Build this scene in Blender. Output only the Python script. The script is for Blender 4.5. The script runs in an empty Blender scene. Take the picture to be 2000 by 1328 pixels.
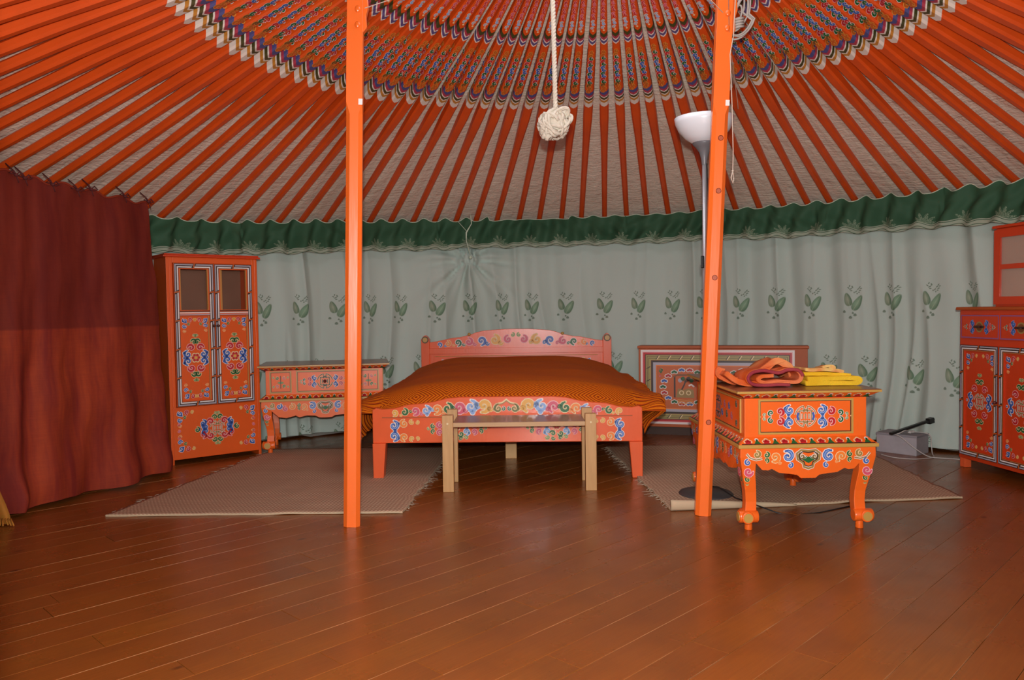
import bpy, bmesh, math, random
from mathutils import Vector, Matrix, noise
PI = math.pi
random.seed(7)
SC = bpy.context.scene
COL = SC.collection

# ------------------------------------------------------------------ camera
PITCH, ROLL, EYE = 0.0387, 0.014, 0.93
cd = bpy.data.cameras.new('camera'); cam = bpy.data.objects.new('camera', cd); COL.objects.link(cam)
cd.sensor_width = 36; cd.lens = 1525 / 2000 * 36; cd.clip_start = 0.02; cd.clip_end = 200
_c, _s, _cr, _sr = math.cos(PITCH), math.sin(PITCH), math.cos(ROLL), math.sin(ROLL)
_R = Vector((_cr, -_sr * _s, -_sr * _c)); _U = Vector((_sr, _cr * _s, _cr * _c)); _F = Vector((0, _c, -_s))
M = Matrix.Identity(4)
for i in range(3):
    M[i][0] = _R[i]; M[i][1] = _U[i]; M[i][2] = -_F[i]
M.translation = (0, 0, EYE)
cam.matrix_world = M
SC.camera = cam

# ------------------------------------------------------------------ light, world, exposure
w = bpy.data.worlds.new('sky'); SC.world = w; w.use_nodes = True
bg = w.node_tree.nodes['Background']; bg.inputs[0].default_value = (0.75, 0.85, 1.0, 1); bg.inputs[1].default_value = 0.8
def light(name, kind, loc, energy, color=(1, 1, 1), size=0.1, size_y=None, rot=(0, 0, 0), spread=None):
    ld = bpy.data.lights.new(name, kind); ld.energy = energy; ld.color = color
    if kind == 'AREA':
        ld.size = size
        if size_y: ld.shape = 'RECTANGLE'; ld.size_y = size_y
        if spread: ld.spread = spread
    else:
        ld.shadow_soft_size = size
    o = bpy.data.objects.new(name, ld); COL.objects.link(o); o.location = loc; o.rotation_euler = rot
    return o
light('flash', 'POINT', (0.0, -0.06, EYE + 0.11), 290, (1.0, 0.98, 0.95), 0.02)
light('door_daylight', 'AREA', (0.08, 0.0, 1.25), 40, (0.95, 0.97, 1.0), 0.7, 0.5, rot=(math.radians(98), 0, 0))
light('crown_daylight', 'AREA', (0.3, 3.4, 2.62), 10, (0.92, 0.96, 1.0), 1.2, 1.2)
SC.view_settings.view_transform = 'Standard'; SC.view_settings.look = 'None'
SC.view_settings.gamma = 1.0; SC.view_settings.use_curve_mapping = False
SC.view_settings.exposure = 0.12
SC.cycles.max_bounces = 6; SC.cycles.diffuse_bounces = 4; SC.cycles.glossy_bounces = 3
SC.cycles.caustics_reflective = False; SC.cycles.caustics_refractive = False

# ------------------------------------------------------------------ node helpers
class NT:
    def __init__(s, name):
        s.m = bpy.data.materials.new(name); s.m.use_nodes = True; s.t = s.m.node_tree
        s.b = s.t.nodes['Principled BSDF']
    def put(s, sock, v):
        if hasattr(v, 'is_output'): s.t.links.new(v, sock)
        elif isinstance(v, (tuple, list)) and len(v) == 3 and sock.type == 'RGBA': sock.default_value = (*v, 1)
        else: sock.default_value = v
    def math(s, op, a, b=None, c=None):
        n = s.t.nodes.new('ShaderNodeMath'); n.operation = op; s.put(n.inputs[0], a)
        if b is not None: s.put(n.inputs[1], b)
        if c is not None: s.put(n.inputs[2], c)
        return n.outputs[0]
    def add(s, a, b): return s.math('ADD', a, b)
    def sub(s, a, b): return s.math('SUBTRACT', a, b)
    def mul(s, a, b): return s.math('MULTIPLY', a, b)
    def mix(s, f, a, b):
        n = s.t.nodes.new('ShaderNodeMix'); n.data_type = 'RGBA'
        s.put(n.inputs[0], f); s.put(n.inputs[6], a); s.put(n.inputs[7], b)
        return n.outputs[2]
    def sep(s, v):
        n = s.t.nodes.new('ShaderNodeSeparateXYZ'); s.put(n.inputs[0], v); return n.outputs
    def comb(s, x, y, z=0.0):
        n = s.t.nodes.new('ShaderNodeCombineXYZ'); s.put(n.inputs[0], x); s.put(n.inputs[1], y); s.put(n.inputs[2], z); return n.outputs[0]
    def coord(s, k='Object'): return s.t.nodes.new('ShaderNodeTexCoord').outputs[k]
    def uv(s): return s.t.nodes.new('ShaderNodeUVMap').outputs[0]
    def scale(s, v, sc):
        n = s.t.nodes.new('ShaderNodeVectorMath'); n.operation = 'MULTIPLY'; s.put(n.inputs[0], v); n.inputs[1].default_value = sc; return n.outputs[0]
    def noise(s, v, scale=5, detail=3, rough=0.5, col=False):
        n = s.t.nodes.new('ShaderNodeTexNoise'); s.put(n.inputs['Vector'], v); n.inputs['Scale'].default_value = scale
        n.inputs['Detail'].default_value = detail; n.inputs['Roughness'].default_value = rough
        return n.outputs[1 if col else 0]
    def ramp(s, f, stops, const=False):
        n = s.t.nodes.new('ShaderNodeValToRGB'); s.put(n.inputs[0], f); r = n.color_ramp
        if const: r.interpolation = 'CONSTANT'
        while len(r.elements) > 1: r.elements.remove(r.elements[-1])
        r.elements[0].position = stops[0][0]; r.elements[0].color = (*stops[0][1], 1)
        for p, c in stops[1:]:
            e = r.elements.new(p); e.color = (*c, 1)
        return n.outputs[0]
    def mapr(s, v, a, b, c=0.0, d=1.0):
        n = s.t.nodes.new('ShaderNodeMapRange'); n.clamp = True; s.put(n.inputs[0], v)
        for i, x in enumerate((a, b, c, d)): n.inputs[i + 1].default_value = x
        return n.outputs[0]
    def rnd(s): return s.t.nodes.new('ShaderNodeObjectInfo').outputs['Random']
    def bump(s, h, strength=0.3, dist=0.01):
        n = s.t.nodes.new('ShaderNodeBump'); n.inputs['Strength'].default_value = strength; n.inputs['Distance'].default_value = dist
        s.put(n.inputs['Height'], h); s.t.links.new(n.outputs[0], s.b.inputs['Normal'])
    def out(s, color=None, rough=0.5, metal=0.0, coat=0.0, spec=0.5, coat_rough=0.1):
        if color is not None: s.put(s.b.inputs['Base Color'], color)
        s.put(s.b.inputs['Roughness'], rough); s.b.inputs['Metallic'].default_value = metal
        s.b.inputs['Coat Weight'].default_value = coat; s.b.inputs['Coat Roughness'].default_value = coat_rough
        s.b.inputs['Specular IOR Level'].default_value = spec
        return s.m

def paint(name, c, rough=0.4, var=0.12, scale=6, coat=0.15):
    n = NT(name); f = n.noise(n.coord(), scale, 4, 0.6)
    lo = tuple(x * (1 - var) for x in c); hi = tuple(min(1, x * (1 + var)) for x in c)
    g = n.noise(n.scale(n.coord(), (40, 40, 4)), 2, 3)
    n.bump(g, 0.08, 0.004)
    return n.out(n.mix(f, lo, hi), rough, coat=coat)
def flat(name, c, rough=0.5, metal=0.0, spec=0.5): return NT(name).out(c, rough, metal, spec=spec)

ORANGE = (0.83, 0.115, 0.010)
M_POST = paint('post_paint', (0.90, 0.16, 0.02), 0.3, 0.08, 3, 0.3)
M_FURN = paint('furniture_paint', (0.85, 0.140, 0.014), 0.36, 0.07, 5, 0.2)
M_BED = paint('bed_paint', (0.80, 0.125, 0.035), 0.3, 0.1, 8, 0.3)
M_WARD = paint('wardrobe_paint', (0.72, 0.100, 0.008), 0.4, 0.08, 4, 0.15)
M_SIDE = paint('sideboard_paint', (0.60, 0.050, 0.008), 0.4, 0.08, 4, 0.15)
M_DARKOR = paint('chest_case_paint', (0.42, 0.085, 0.012), 0.55, 0.15, 5, 0.0)
M_TOPBR = paint('worn_top_paint', (0.22, 0.075, 0.03), 0.35, 0.3, 5, 0.2)
M_GOLD = flat('gold_paint', (0.50, 0.30, 0.07), 0.4)
PAL = {'white': (0.80, 0.74, 0.70), 'cream': (0.80, 0.62, 0.33), 'pinkw': (0.82, 0.45, 0.45), 'blue': (0.045, 0.12, 0.42), 'lblue': (0.25, 0.40, 0.70),
       'red': (0.50, 0.015, 0.02), 'pink': (0.62, 0.08, 0.14), 'green': (0.015, 0.12, 0.03), 'lgreen': (0.20, 0.30, 0.10), 'yellow': (0.75, 0.38, 0.06),
       'dark': (0.035, 0.018, 0.012), 'gold': (0.33, 0.21, 0.06), 'grey': (0.42, 0.40, 0.46), 'orange': (0.85, 0.22, 0.03), 'violet': (0.30, 0.10, 0.24), 'brown': (0.20, 0.07, 0.02), 'olive': (0.40, 0.32, 0.10), 'rust': (0.55, 0.11, 0.015)}
PK = list(PAL)
PMAT = [flat('print_' + k, PAL[k], 0.45) for k in PK]

# ------------------------------------------------------------------ object helpers
def link(name, me, parent=None):
    o = bpy.data.objects.new(name, me); COL.objects.link(o)
    if parent: o.parent = parent
    return o
def tag(o, label=None, cat=None, group=None, kind=None):
    if label: o['label'] = label
    if cat: o['category'] = cat
    if group: o['group'] = group
    if kind: o['kind'] = kind
    return o
def thing(name, label, cat, loc=(0, 0, 0), rz=0, group=None):
    o = link(name, None); o.location = loc; o.rotation_euler = (0, 0, rz); o.empty_display_size = 0.05
    return tag(o, label, cat, group)
class MB:
    def __init__(s): s.v = []; s.f = []; s.m = []; s.uv = {}; s.sm = []
    def face(s, idx, m=0, sm=False): s.f.append(tuple(idx)); s.m.append(m); s.sm.append(sm)
    def box(s, x0, x1, y0, y1, z0, z1, m=0, T=None):
        b = len(s.v); P = [(x, y, z) for z in (z0, z1) for y in (y0, y1) for x in (x0, x1)]
        s.v += [tuple(T @ Vector(p)) if T else p for p in P]
        for q in ((0, 2, 3, 1), (4, 5, 7, 6), (0, 1, 5, 4), (2, 6, 7, 3), (0, 4, 6, 2), (1, 3, 7, 5)): s.face([b + i for i in q], m)
        return s
    def taper(s, c0, c1, h0, h1, z0, z1, m=0):      # box between two rectangles
        b = len(s.v)
        for (c, h, z) in ((c0, h0, z0), (c1, h1, z1)):
            for sy in (-1, 1):
                for sx in (-1, 1): s.v.append((c[0] + sx * h[0], c[1] + sy * h[1], z))
        for q in ((0, 2, 3, 1), (4, 5, 7, 6), (0, 1, 5, 4), (2, 6, 7, 3), (0, 4, 6, 2), (1, 3, 7, 5)): s.face([b + i for i in q], m)
        return s
    def prism(s, pts, y0, y1, m=0, ax='y'):          # pts in (x,z), extruded along y
        b = len(s.v); n = len(pts)
        for y in (y0, y1):
            for (a, c) in pts: s.v.append((a, y, c) if ax == 'y' else ((y, a, c) if ax == 'x' else (a, c, y)))
        s.face([b + i for i in range(n)], m); s.face([b + n + i for i in reversed(range(n))], m)
        for i in range(n):
            j = (i + 1) % n; s.face([b + j, b + i, b + n + i, b + n + j], m)
        return s
    def rings(s, R, m=0, closed=False, caps=True, sm=True, loop=True):
        b = len(s.v); n = len(R[0])
        for r in R: s.v += [tuple(p) for p in r]
        K = len(R)
        for k in range(K if closed else K - 1):
            k2 = (k + 1) % K
            for i in range(n if loop else n - 1):
                j = (i + 1) % n
                s.face([b + k * n + i, b + k * n + j, b + k2 * n + j, b + k2 * n + i], m, sm)
        if caps and not closed and loop:
            s.face([b + i for i in reversed(range(n))], m); s.face([b + (K - 1) * n + i for i in range(n)], m)
        return s
    def lathe(s, prof, c=(0, 0, 0), n=24, m=0, axis='z', caps=True):
        R = []
        for (r, h) in prof:
            row = []
            for i in range(n):
                a = 2 * PI * i / n; x, y = r * math.cos(a), r * math.sin(a)
                p = (x, y, h) if axis == 'z' else ((x, h, -y) if axis == 'y' else (h, x, y))
                row.append((p[0] + c[0], p[1] + c[1], p[2] + c[2]))
            R.append(row)
        return s.rings(R, m, caps=caps)
    def tube(s, pts, r, n=8, m=0, sx=1.0, closed=False):
        pts = [Vector(p) for p in pts]; R = []; K = len(pts); up = None
        for k, p in enumerate(pts):
            if closed: t = (pts[(k + 1) % K] - pts[k - 1])
            else: t = pts[min(k + 1, K - 1)] - pts[max(k - 1, 0)]
            t = t.normalized() if t.length > 1e-9 else Vector((0, 0, 1))
            if up is None: up = t.orthogonal().normalized()
            up = (up - t * up.dot(t)); up = up.normalized() if up.length > 1e-6 else t.orthogonal().normalized()
            sd = t.cross(up); rr = r[k] if isinstance(r, (list, tuple)) else r
            R.append([p + up * (rr * math.cos(2 * PI * i / n)) * sx + sd * (rr * math.sin(2 * PI * i / n)) for i in range(n)])
        return s.rings(R, m, closed=closed)
    def ball(s, c, r, n=12, m=0, sq=(1, 1, 1)):
        R = []
        for k in range(1, n // 2 + 1):
            a = PI * k / (n // 2 + 1)
            R.append([(c[0] + r * sq[0] * math.sin(a) * math.cos(2 * PI * i / n), c[1] + r * sq[1] * math.sin(a) * math.sin(2 * PI * i / n), c[2] - r * sq[2] * math.cos(a)) for i in range(n)])
        return s.rings(R, m)
    def build(s, name, mats, parent=None, bevel=0, smooth=None, uv=None, solid=0):
        me = s.mesh(name, mats, uv); o = link(name, me, parent)
        if bevel:
            b = o.modifiers.new('bevel', 'BEVEL'); b.width = bevel; b.segments = 2; b.limit_method = 'ANGLE'; b.angle_limit = 0.6
        if solid:
            b = o.modifiers.new('thick', 'SOLIDIFY'); b.thickness = solid; b.offset = 0
        return o
    def mesh(s, name, mats, uv=None):
        me = bpy.data.meshes.new(name); me.from_pydata([tuple(p) for p in s.v], [], s.f)
        if not isinstance(mats, (list, tuple)): mats = [mats]
        for m in mats: me.materials.append(m)
        me.polygons.foreach_set('material_index', s.m); me.polygons.foreach_set('use_smooth', s.sm)
        if uv:
            L = me.uv_layers.new(name='UVMap')
            for lp in me.loops: L.data[lp.index].uv = uv[lp.vertex_index]
        me.update(); return me

# painted ornament: flat ribbons of paint lying on a panel (u to the right, v up, n out)
class Deco:
    def __init__(s, O=(0, 0, 0), U=(1, 0, 0), V=(0, 0, 1), eps=0.0007):
        s.O = Vector(O); s.U = Vector(U); s.V = Vector(V); s.N = s.U.cross(s.V).normalized(); s.e = eps
        s.mb = MB(); s.mx = 1
    def frame(s, O, U=None, V=None):
        s.O = Vector(O)
        if U: s.U = Vector(U)
        if V: s.V = Vector(V)
        s.N = s.U.cross(s.V).normalized(); return s
    def P(s, u, v, l): return tuple(s.O + s.U * u + s.V * v + s.N * (s.e * (l + 1)))
    def poly(s, pts, col, l=0):
        b = len(s.mb.v); s.mb.v += [s.P(u, v, l) for u, v in pts]; s.mb.face(range(b, b + len(pts)), PK.index(col))
    def rect(s, u0, u1, v0, v1, col, l=0): s.poly([(u0, v0), (u1, v0), (u1, v1), (u0, v1)], col, l)
    def disc(s, u, v, r, col, l=0, n=10, ry=None):
        s.poly([(u + r * math.cos(2 * PI * i / n), v + (ry or r) * math.sin(2 * PI * i / n)) for i in range(n)], col, l)
    def rib(s, pts, w, col, l=0, closed=False):
        K = len(pts); b = len(s.mb.v)
        for k in range(K):
            if closed: p0, p1 = pts[k - 1], pts[(k + 1) % K]
            else: p0, p1 = pts[max(k - 1, 0)], pts[min(k + 1, K - 1)]
            tx, ty = p1[0] - p0[0], p1[1] - p0[1]; L = math.hypot(tx, ty) or 1; ww = (w[k] if isinstance(w, (list, tuple)) else w) / 2
            nx, ny = -ty / L * ww, tx / L * ww
            s.mb.v.append(s.P(pts[k][0] + nx, pts[k][1] + ny, l)); s.mb.v.append(s.P(pts[k][0] - nx, pts[k][1] - ny, l))
        ci = PK.index(col)
        for k in range(K if closed else K - 1):
            k2 = (k + 1) % K; s.mb.face((b + 2 * k, b + 2 * k + 1, b + 2 * k2 + 1, b + 2 * k2), ci)
    def box(s, u0, u1, v0, v1, w, col, l=0):
        s.rect(u0, u1, v0, v0 + w, col, l); s.rect(u0, u1, v1 - w, v1, col, l)
        s.rect(u0, u0 + w, v0 + w, v1 - w, col, l); s.rect(u1 - w, u1, v0 + w, v1 - w, col, l)
    def scroll(s, cx, cy, r, ang=0, d=1, col='blue', ol='white', wt=0.40, turns=1.3, n=16, core=None):
        ang = math.radians(ang); pts = []; ws = []
        for k in range(n):
            t = k / (n - 1); a = ang + d * 2 * PI * turns * t; rad = r * (0.80 - 0.72 * t ** 0.9)
            pts.append((cx + rad * math.cos(a), cy + rad * math.sin(a))); ws.append(r * (wt * (1 - t) ** 0.8 + 0.13) * min(1, 0.35 + t * 5))
        o = r * 0.22
        s.rib(pts, [x + o for x in ws], ol, 0); s.disc(*pts[-1], r * 0.22, ol, 0, 8); s.disc(*pts[0], ws[0] / 2 + o / 2, ol, 0, 8)
        s.rib(pts, ws, col, 1); s.disc(*pts[-1], r * 0.12, col, 1, 8)
        if core: s.rib(pts[1:n // 2 + 3], [x * 0.3 for x in ws[1:n // 2 + 3]], core, 2)
    def cloud(s, cx, cy, r, ang=0, d=1, col='blue', ol='white', core=None):   # scroll with a lobed back
        a0 = math.radians(ang)
        for q in (0.25, 0.75):
            a = a0 + d * 2 * PI * q * 0.55 + d * 0.3
            s.disc(cx + r * 0.74 * math.cos(a), cy + r * 0.74 * math.sin(a), r * 0.38, ol, 0, 10)
            s.disc(cx + r * 0.74 * math.cos(a), cy + r * 0.74 * math.sin(a), r * 0.27, col, 1, 10)
        s.scroll(cx, cy, r, ang, d, col, ol, core=core)
    def shou(s, cx, cy, r, c1='gold', c2='white', hz=False):
        T = (lambda x, y: (cx + y, cy + x)) if hz else (lambda x, y: (cx + x, cy + y))
        ring = lambda rr, a0, a1: [T(rr * math.cos(math.radians(a0 + (a1 - a0) * k / 10)), rr * math.sin(math.radians(a0 + (a1 - a0) * k / 10))) for k in range(11)]
        for wd, c, l in ((0.17, c2, 0), (0.095, c1, 1)):
            w = r * wd
            for a0, a1 in ((10, 80), (100, 170), (190, 260), (280, 350)): s.rib(ring(r * 0.95, a0, a1), w, c, l)
            for sx in (-1, 1):
                s.rib([T(sx * r * 0.16, -r * 0.9), T(sx * r * 0.16, -r * 0.35)], w, c, l)
                s.rib([T(sx * r * 0.16, r * 0.9), T(sx * r * 0.16, r * 0.35)], w, c, l)
                s.rib([T(-r * 0.62, sx * r * 0.5), T(r * 0.62, sx * r * 0.5)], w, c, l)
                s.rib([T(sx * r * 0.55, -r * 0.5), T(sx * r * 0.55, r * 0.5)], w, c, l)
                s.rib([T(sx * r * 0.3, -r * 0.25), T(sx * r * 0.3, r * 0.25)], w, c, l)
            s.rib([T(0, -r * 0.25), T(0, r * 0.25)], w, c, l)
            s.rib([T(-r * .16, -r * .62), T(r * .16, -r * .62)], w, c, l); s.rib([T(-r * .16, r * .62), T(r * .16, r * .62)], w, c, l)
    def flower(s, cx, cy, r, c='red', o='cream'):
        for k in range(6):
            a = PI / 3 * k; s.disc(cx + r * 0.6 * math.cos(a), cy + r * 0.6 * math.sin(a), r * 0.42, o, 2, 8)
            s.disc(cx + r * 0.55 * math.cos(a), cy + r * 0.55 * math.sin(a), r * 0.28, c, 3, 8)
        s.disc(cx, cy, r * 0.3, 'yellow', 4, 8)
    def sprig(s, x, y, dx, r):                   # tapering pair cluster to one side (dx=+1/-1)
        for sy in (-1, 1):
            s.scroll(x + dx * r * 0.9, y + sy * r * 0.95, r, 90 * sy + 90 * (1 - dx), -sy * dx, 'red', 'pinkw')
            s.scroll(x + dx * r * 2.7, y + sy * r * 0.72, r * 0.72, -90 * sy, sy * dx, 'green', 'white')
            s.scroll(x + dx * r * 3.9, y + sy * r * 0.42, r * 0.42, -90 * sy, sy * dx, 'lgreen', 'white')
        s.disc(x + dx * r * 4.8, y, r * 0.16, 'cream', 1, 8)
    def corner(s, x, y, sx, sy, r):              # L shaped corner vine, arms go +sx, +sy
        cols = [('red', 'pinkw'), ('blue', 'white'), ('green', 'cream')]
        s.cloud(x + sx * r, y + sy * r, r, 225 if sx * sy > 0 else 135, 1, 'blue', 'white')
        for k in range(2):
            c = [('red', 'pinkw'), ('yellow', 'cream')][k]; q = 0.85 - 0.22 * k
            s.scroll(x + sx * r * (2.9 + 1.6 * k), y + sy * r * 0.75, r * q, 90 * sy, -sx, c[0], c[1])
            c = [('blue', 'white'), ('orange', 'cream')][k]
            s.scroll(x + sx * r * 0.75, y + sy * r * (2.9 + 1.6 * k), r * q, 0 if sx > 0 else 180, sy, c[0], c[1])
        s.scroll(x + sx * r * 2.3, y + sy * r * 2.3, r * 0.6, 45, 1, 'green', 'cream')
    def diamond(s, cx, cy, a, b, r, center='flower'):
        s.shou(cx, cy, min(a, b) * 0.42) if center == 'shou' else s.flower(cx, cy, r * 1.05)
        ring = [('blue', 'white', 0.52, 0.0), ('red', 'pinkw', 0.36, 0.36), ('green', 'cream', 0.0, 0.58), ('green', 'cream', 0.0, 0.86)]
        for sx in (-1, 1):
            for sy in (-1, 1):
                s.cloud(cx + sx * a * 0.62, cy + sy * b * 0.13, r, 90 * sy, -sy * sx, 'blue', 'white')
                s.scroll(cx + sx * a * 0.36, cy + sy * b * 0.38, r * 0.9, 0 if sx > 0 else 180, sy * sx, 'red', 'pinkw')
                s.scroll(cx + sx * a * 0.13, cy + sy * b * 0.60, r * 0.75, 0 if sx > 0 else 180, sy * sx, 'green', 'cream')
                s.scroll(cx + sx * a * 0.06, cy + sy * b * 0.82, r * 0.45, 0 if sx > 0 else 180, sy * sx, 'lgreen', 'cream')
            s.disc(cx + sx * a * 0.92, cy, r * 0.3, 'white', 0, 8); s.disc(cx + sx * a * 0.92, cy, r * 0.2, 'blue', 1, 8)
    def chain(s, x0, x1, yf, rf, n, cols):       # vine of alternating scrolls
        for k in range(n):
            t = (k + 0.5) / n; x = x0 + (x1 - x0) * t; r = rf(t); c = cols[k % len(cols)]
            up = 1 if k % 2 else -1
            s.cloud(x, yf(t), r, 90 * up + 60, -up, c[0], c[1]) if r > 0.012 else s.scroll(x, yf(t), r, 90 * up + 60, -up, c[0], c[1])
            s.scroll(x + (x1 - x0) / n * 0.5, yf(t) - up * r * 0.6, r * 0.42, -90 * up, up, c[0], c[1])
    def fret(s, u0, u1, v0, v1, w, n_u, n_v, cols=('grey', 'white')):   # border band of double lines broken by keys
        s.box(u0, u1, v0, v1, w, 'dark', 0)
        for off, c in ((0.14, cols[0]), (0.62, cols[1])):
            q = w * off; s.box(u0 + q, u1 - q, v0 + q, v1 - q, w * 0.26, c, 1)
        for k in range(1, n_u):
            u = u0 + (u1 - u0) * k / n_u
            for v in (v0, v1 - w): s.poly([(u - w * .6, v), (u, v), (u + w * .6, v + w), (u, v + w)], 'dark', 2); s.poly([(u - w * .2, v), (u + w * .05, v), (u + w * .25, v + w), (u, v + w)], 'rust', 3)
        for k in range(1, n_v):
            v = v0 + (v1 - v0) * k / n_v
            for u in (u0, u1 - w): s.poly([(u, v - w * .6), (u + w, v), (u + w, v + w * .6), (u, v)], 'dark', 2); s.poly([(u, v - w * .2), (u + w, v), (u + w, v + w * .25), (u, v + w * .05)], 'rust', 3)
    def build(s, name, parent):
        me = s.mb.mesh(name, PMAT)
        return tag(link(name, me, parent), kind='stuff')
CW = [('yellow', 'cream'), ('green', 'cream'), ('pink', 'pinkw'), ('lblue', 'white')]

# ------------------------------------------------------------------ the yurt
C = Vector((0.15, 3.40)); RW = 2.95; CC = Vector((0.35, 3.40)); RC = 0.80; ZC = 2.645
ZW_T = [(-2.0, 1.60), (0.0, 1.60), (0.33, 1.605), (0.63, 1.63), (0.85, 1.645), (1.1, 1.66), (1.33, 1.66), (1.6, 1.655), (1.9, 1.63), (2.15, 1.60), (2.3, 1.57), (2.45, 1.55), (2.7, 1.56), (3.1, 1.6), (6, 1.6)]
def zw(th):
    for (a, za), (b, zb) in zip(ZW_T, ZW_T[1:]):
        if th <= b:
            t = max(0, min(1, (th - a) / (b - a))); return za + (zb - za) * t
    return 1.6
def wallpt(th, z, r=RW): return Vector((C.x + r * math.cos(th), C.y + r * math.sin(th), z))
def crownpt(th, dz=0, r=RC): return Vector((CC.x + r * math.cos(th), CC.y + r * math.sin(th), ZC + dz))
DOOR0, DOOR1 = -PI / 2 - 0.155, -PI / 2 + 0.15      # the doorway the photo is taken from

# floor boards
n = NT('floor_board_varnish'); uv = n.uv(); sx = n.sep(uv); r = n.rnd()
p = n.comb(n.add(sx[0], n.mul(r, 37.0)), n.add(sx[1], n.mul(r, 11.0)))
grain = n.noise(n.scale(p, (1.5, 28, 1)), 4, 5, 0.6)
blot = n.noise(n.scale(n.coord('Object'), (1, 1, 1)), 1.6, 4, 0.6)
c = n.mix(grain, (0.170, 0.046, 0.007), (0.310, 0.098, 0.012))
c = n.mix(n.mapr(r, 0, 1, 0, 0.35), c, (0.19, 0.045, 0.010))
c = n.mix(n.mapr(blot, 0.45, 0.75, 0, 0.45), c, (0.085, 0.026, 0.010))
spk = n.noise(n.coord('Object'), 60, 2, 0.5)
c = n.mix(n.mapr(spk, 0.74, 0.77, 0, 0.55), c, (0.03, 0.012, 0.006))
kn = n.t.nodes.new('ShaderNodeTexVoronoi'); n.put(kn.inputs['Vector'], n.scale(p, (1.2, 2.2, 1))); kn.inputs['Scale'].default_value = 2.2
c = n.mix(n.mapr(kn.outputs[0], 0.03, 0.07, 0.7, 0), c, (0.035, 0.012, 0.005))
edge = n.math('ABSOLUTE', sx[1])
wear = n.mul(n.mapr(edge, 0.0566, 0.0582, 0, 1), n.mapr(n.noise(n.scale(p, (1, 1, 1)), 1.6, 3, 0.7), 0.48, 0.60, 0, 0.75))
c = n.mix(wear, c, (0.42, 0.20, 0.09))
n.bump(n.add(n.mul(grain, 0.5), n.noise(n.coord('Object'), 3, 3)), 0.07, 0.01)
M_FLOOR = n.out(c, n.mapr(n.noise(n.coord('Object'), 5, 4), 0.3, 0.7, 0.24, 0.36), coat=0.10, coat_rough=0.2)
fl = MB(); fl.lathe([(3.12, -0.06), (3.12, -0.021)], (C.x, C.y, 0), 72)
floor = fl.build('floor', flat('subfloor', (0.05, 0.02, 0.01), 0.8)); floor['kind'] = 'structure'
FA = math.radians(45.5); fd = Vector((math.cos(FA), math.sin(FA))); fn = Vector((-fd.y, fd.x)); PW = 0.118
rr = random.Random(3)
for k in range(-27, 28):
    off = k * PW; R2 = 3.06
    if abs(off) + PW / 2 >= R2: continue
    h = math.sqrt(R2 * R2 - (abs(off) + PW / 2) ** 2); a = -h; first = rr.uniform(0.6, 2.4)
    cuts = [-h]; x = -h + first
    while x < h - 0.4: cuts.append(x); x += rr.uniform(1.9, 3.0)
    cuts.append(h)
    for a, b in zip(cuts, cuts[1:]):
        a += 0.0008; b -= 0.0008; wd = PW / 2 - 0.0007; m = MB(); mid = (a + b) / 2; hl = (b - a) / 2
        m.v = [(-hl, -wd, -0.02), (hl, -wd, -0.02), (hl, wd, -0.02), (-hl, wd, -0.02), (-hl, -wd, -0.0006), (hl, -wd, -0.0006), (hl, wd, -0.0006), (-hl, wd, -0.0006),
               (-hl + .0006, -wd + .0006, 0), (hl - .0006, -wd + .0006, 0), (hl - .0006, wd - .0006, 0), (-hl + .0006, wd - .0006, 0)]
        for q in ((0, 1, 5, 4), (1, 2, 6, 5), (2, 3, 7, 6), (3, 0, 4, 7), (4, 5, 9, 8), (5, 6, 10, 9), (6, 7, 11, 10), (7, 4, 8, 11), (8, 9, 10, 11)): m.face(q)
        o = m.build('floor_board', M_FLOOR, floor, uv=[(v[0], v[1]) for v in m.v])
        o.location = (C.x + fn.x * off + fd.x * mid, C.y + fn.y * off + fd.y * mid, rr.uniform(-0.0006, 0.0006)); o.rotation_euler = (0, 0, FA)

# outer wall felt
m = MB(); R1 = []; NTH = 120
for k in range(NTH + 1):
    th = DOOR1 + (2 * PI - (DOOR1 - DOOR0)) * k / NTH
    t2 = th if th <= PI + .2 else th - 2 * PI
    z = zw(t2) + 0.05
    R1.append([wallpt(th, -0.06, 3.07), wallpt(th, z, 3.07), wallpt(th, z, 3.10), wallpt(th, -0.06, 3.10)])
m.rings(R1)
n = NT('wall_felt'); M_FELT = n.out(n.mix(n.noise(n.coord(), 12, 4), (0.45, 0.40, 0.34), (0.55, 0.50, 0.43)), 0.9)
o = m.build('wall_round', M_FELT); o['kind'] = 'structure'

# roof canvas
n = NT('roof_canvas'); co = n.coord(); s3 = n.sep(n.uv())
wr = n.noise(n.comb(n.mul(s3[0], 6.0), n.mul(s3[1], 60.0)), 1.0, 3, 0.6)
wr2 = n.noise(n.comb(n.mul(s3[0], 14.0), n.mul(s3[1], 9.0)), 1.0, 3, 0.6)
n.bump(n.add(n.mul(wr, 0.5), wr2), 0.75, 0.02)
M_CANVAS = n.out(n.mix(n.noise(co, 3, 4), (0.74, 0.64, 0.51), (0.82, 0.72, 0.58)), 0.9)
m = MB(); NA, NB = 432, 14; uvs = []
for j in range(NB + 1):
    t = -0.07 + 1.07 * j / NB
    for i in range(NA):
        th = 2 * PI * i / NA; tw = th if th <= PI + .2 else th - 2 * PI
        a = wallpt(th, zw(tw) + 0.065); b = crownpt(th, 0.05)
        p = a + (b - a) * t; ph = (th - 1.5981) * 108
        p.z += -0.010 * (0.5 - 0.5 * math.cos(ph)) * (1 - t) + 0.012 * noise.noise(Vector((th * 14, t * 5, 0)))
        m.v.append(p); uvs.append((th * 3, t * 2.4))
for j in range(NB):
    for i in range(NA):
        i2 = (i + 1) % NA; m.face((j * NA + i, (j + 1) * NA + i, (j + 1) * NA + i2, j * NA + i2), 0, True)
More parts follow.
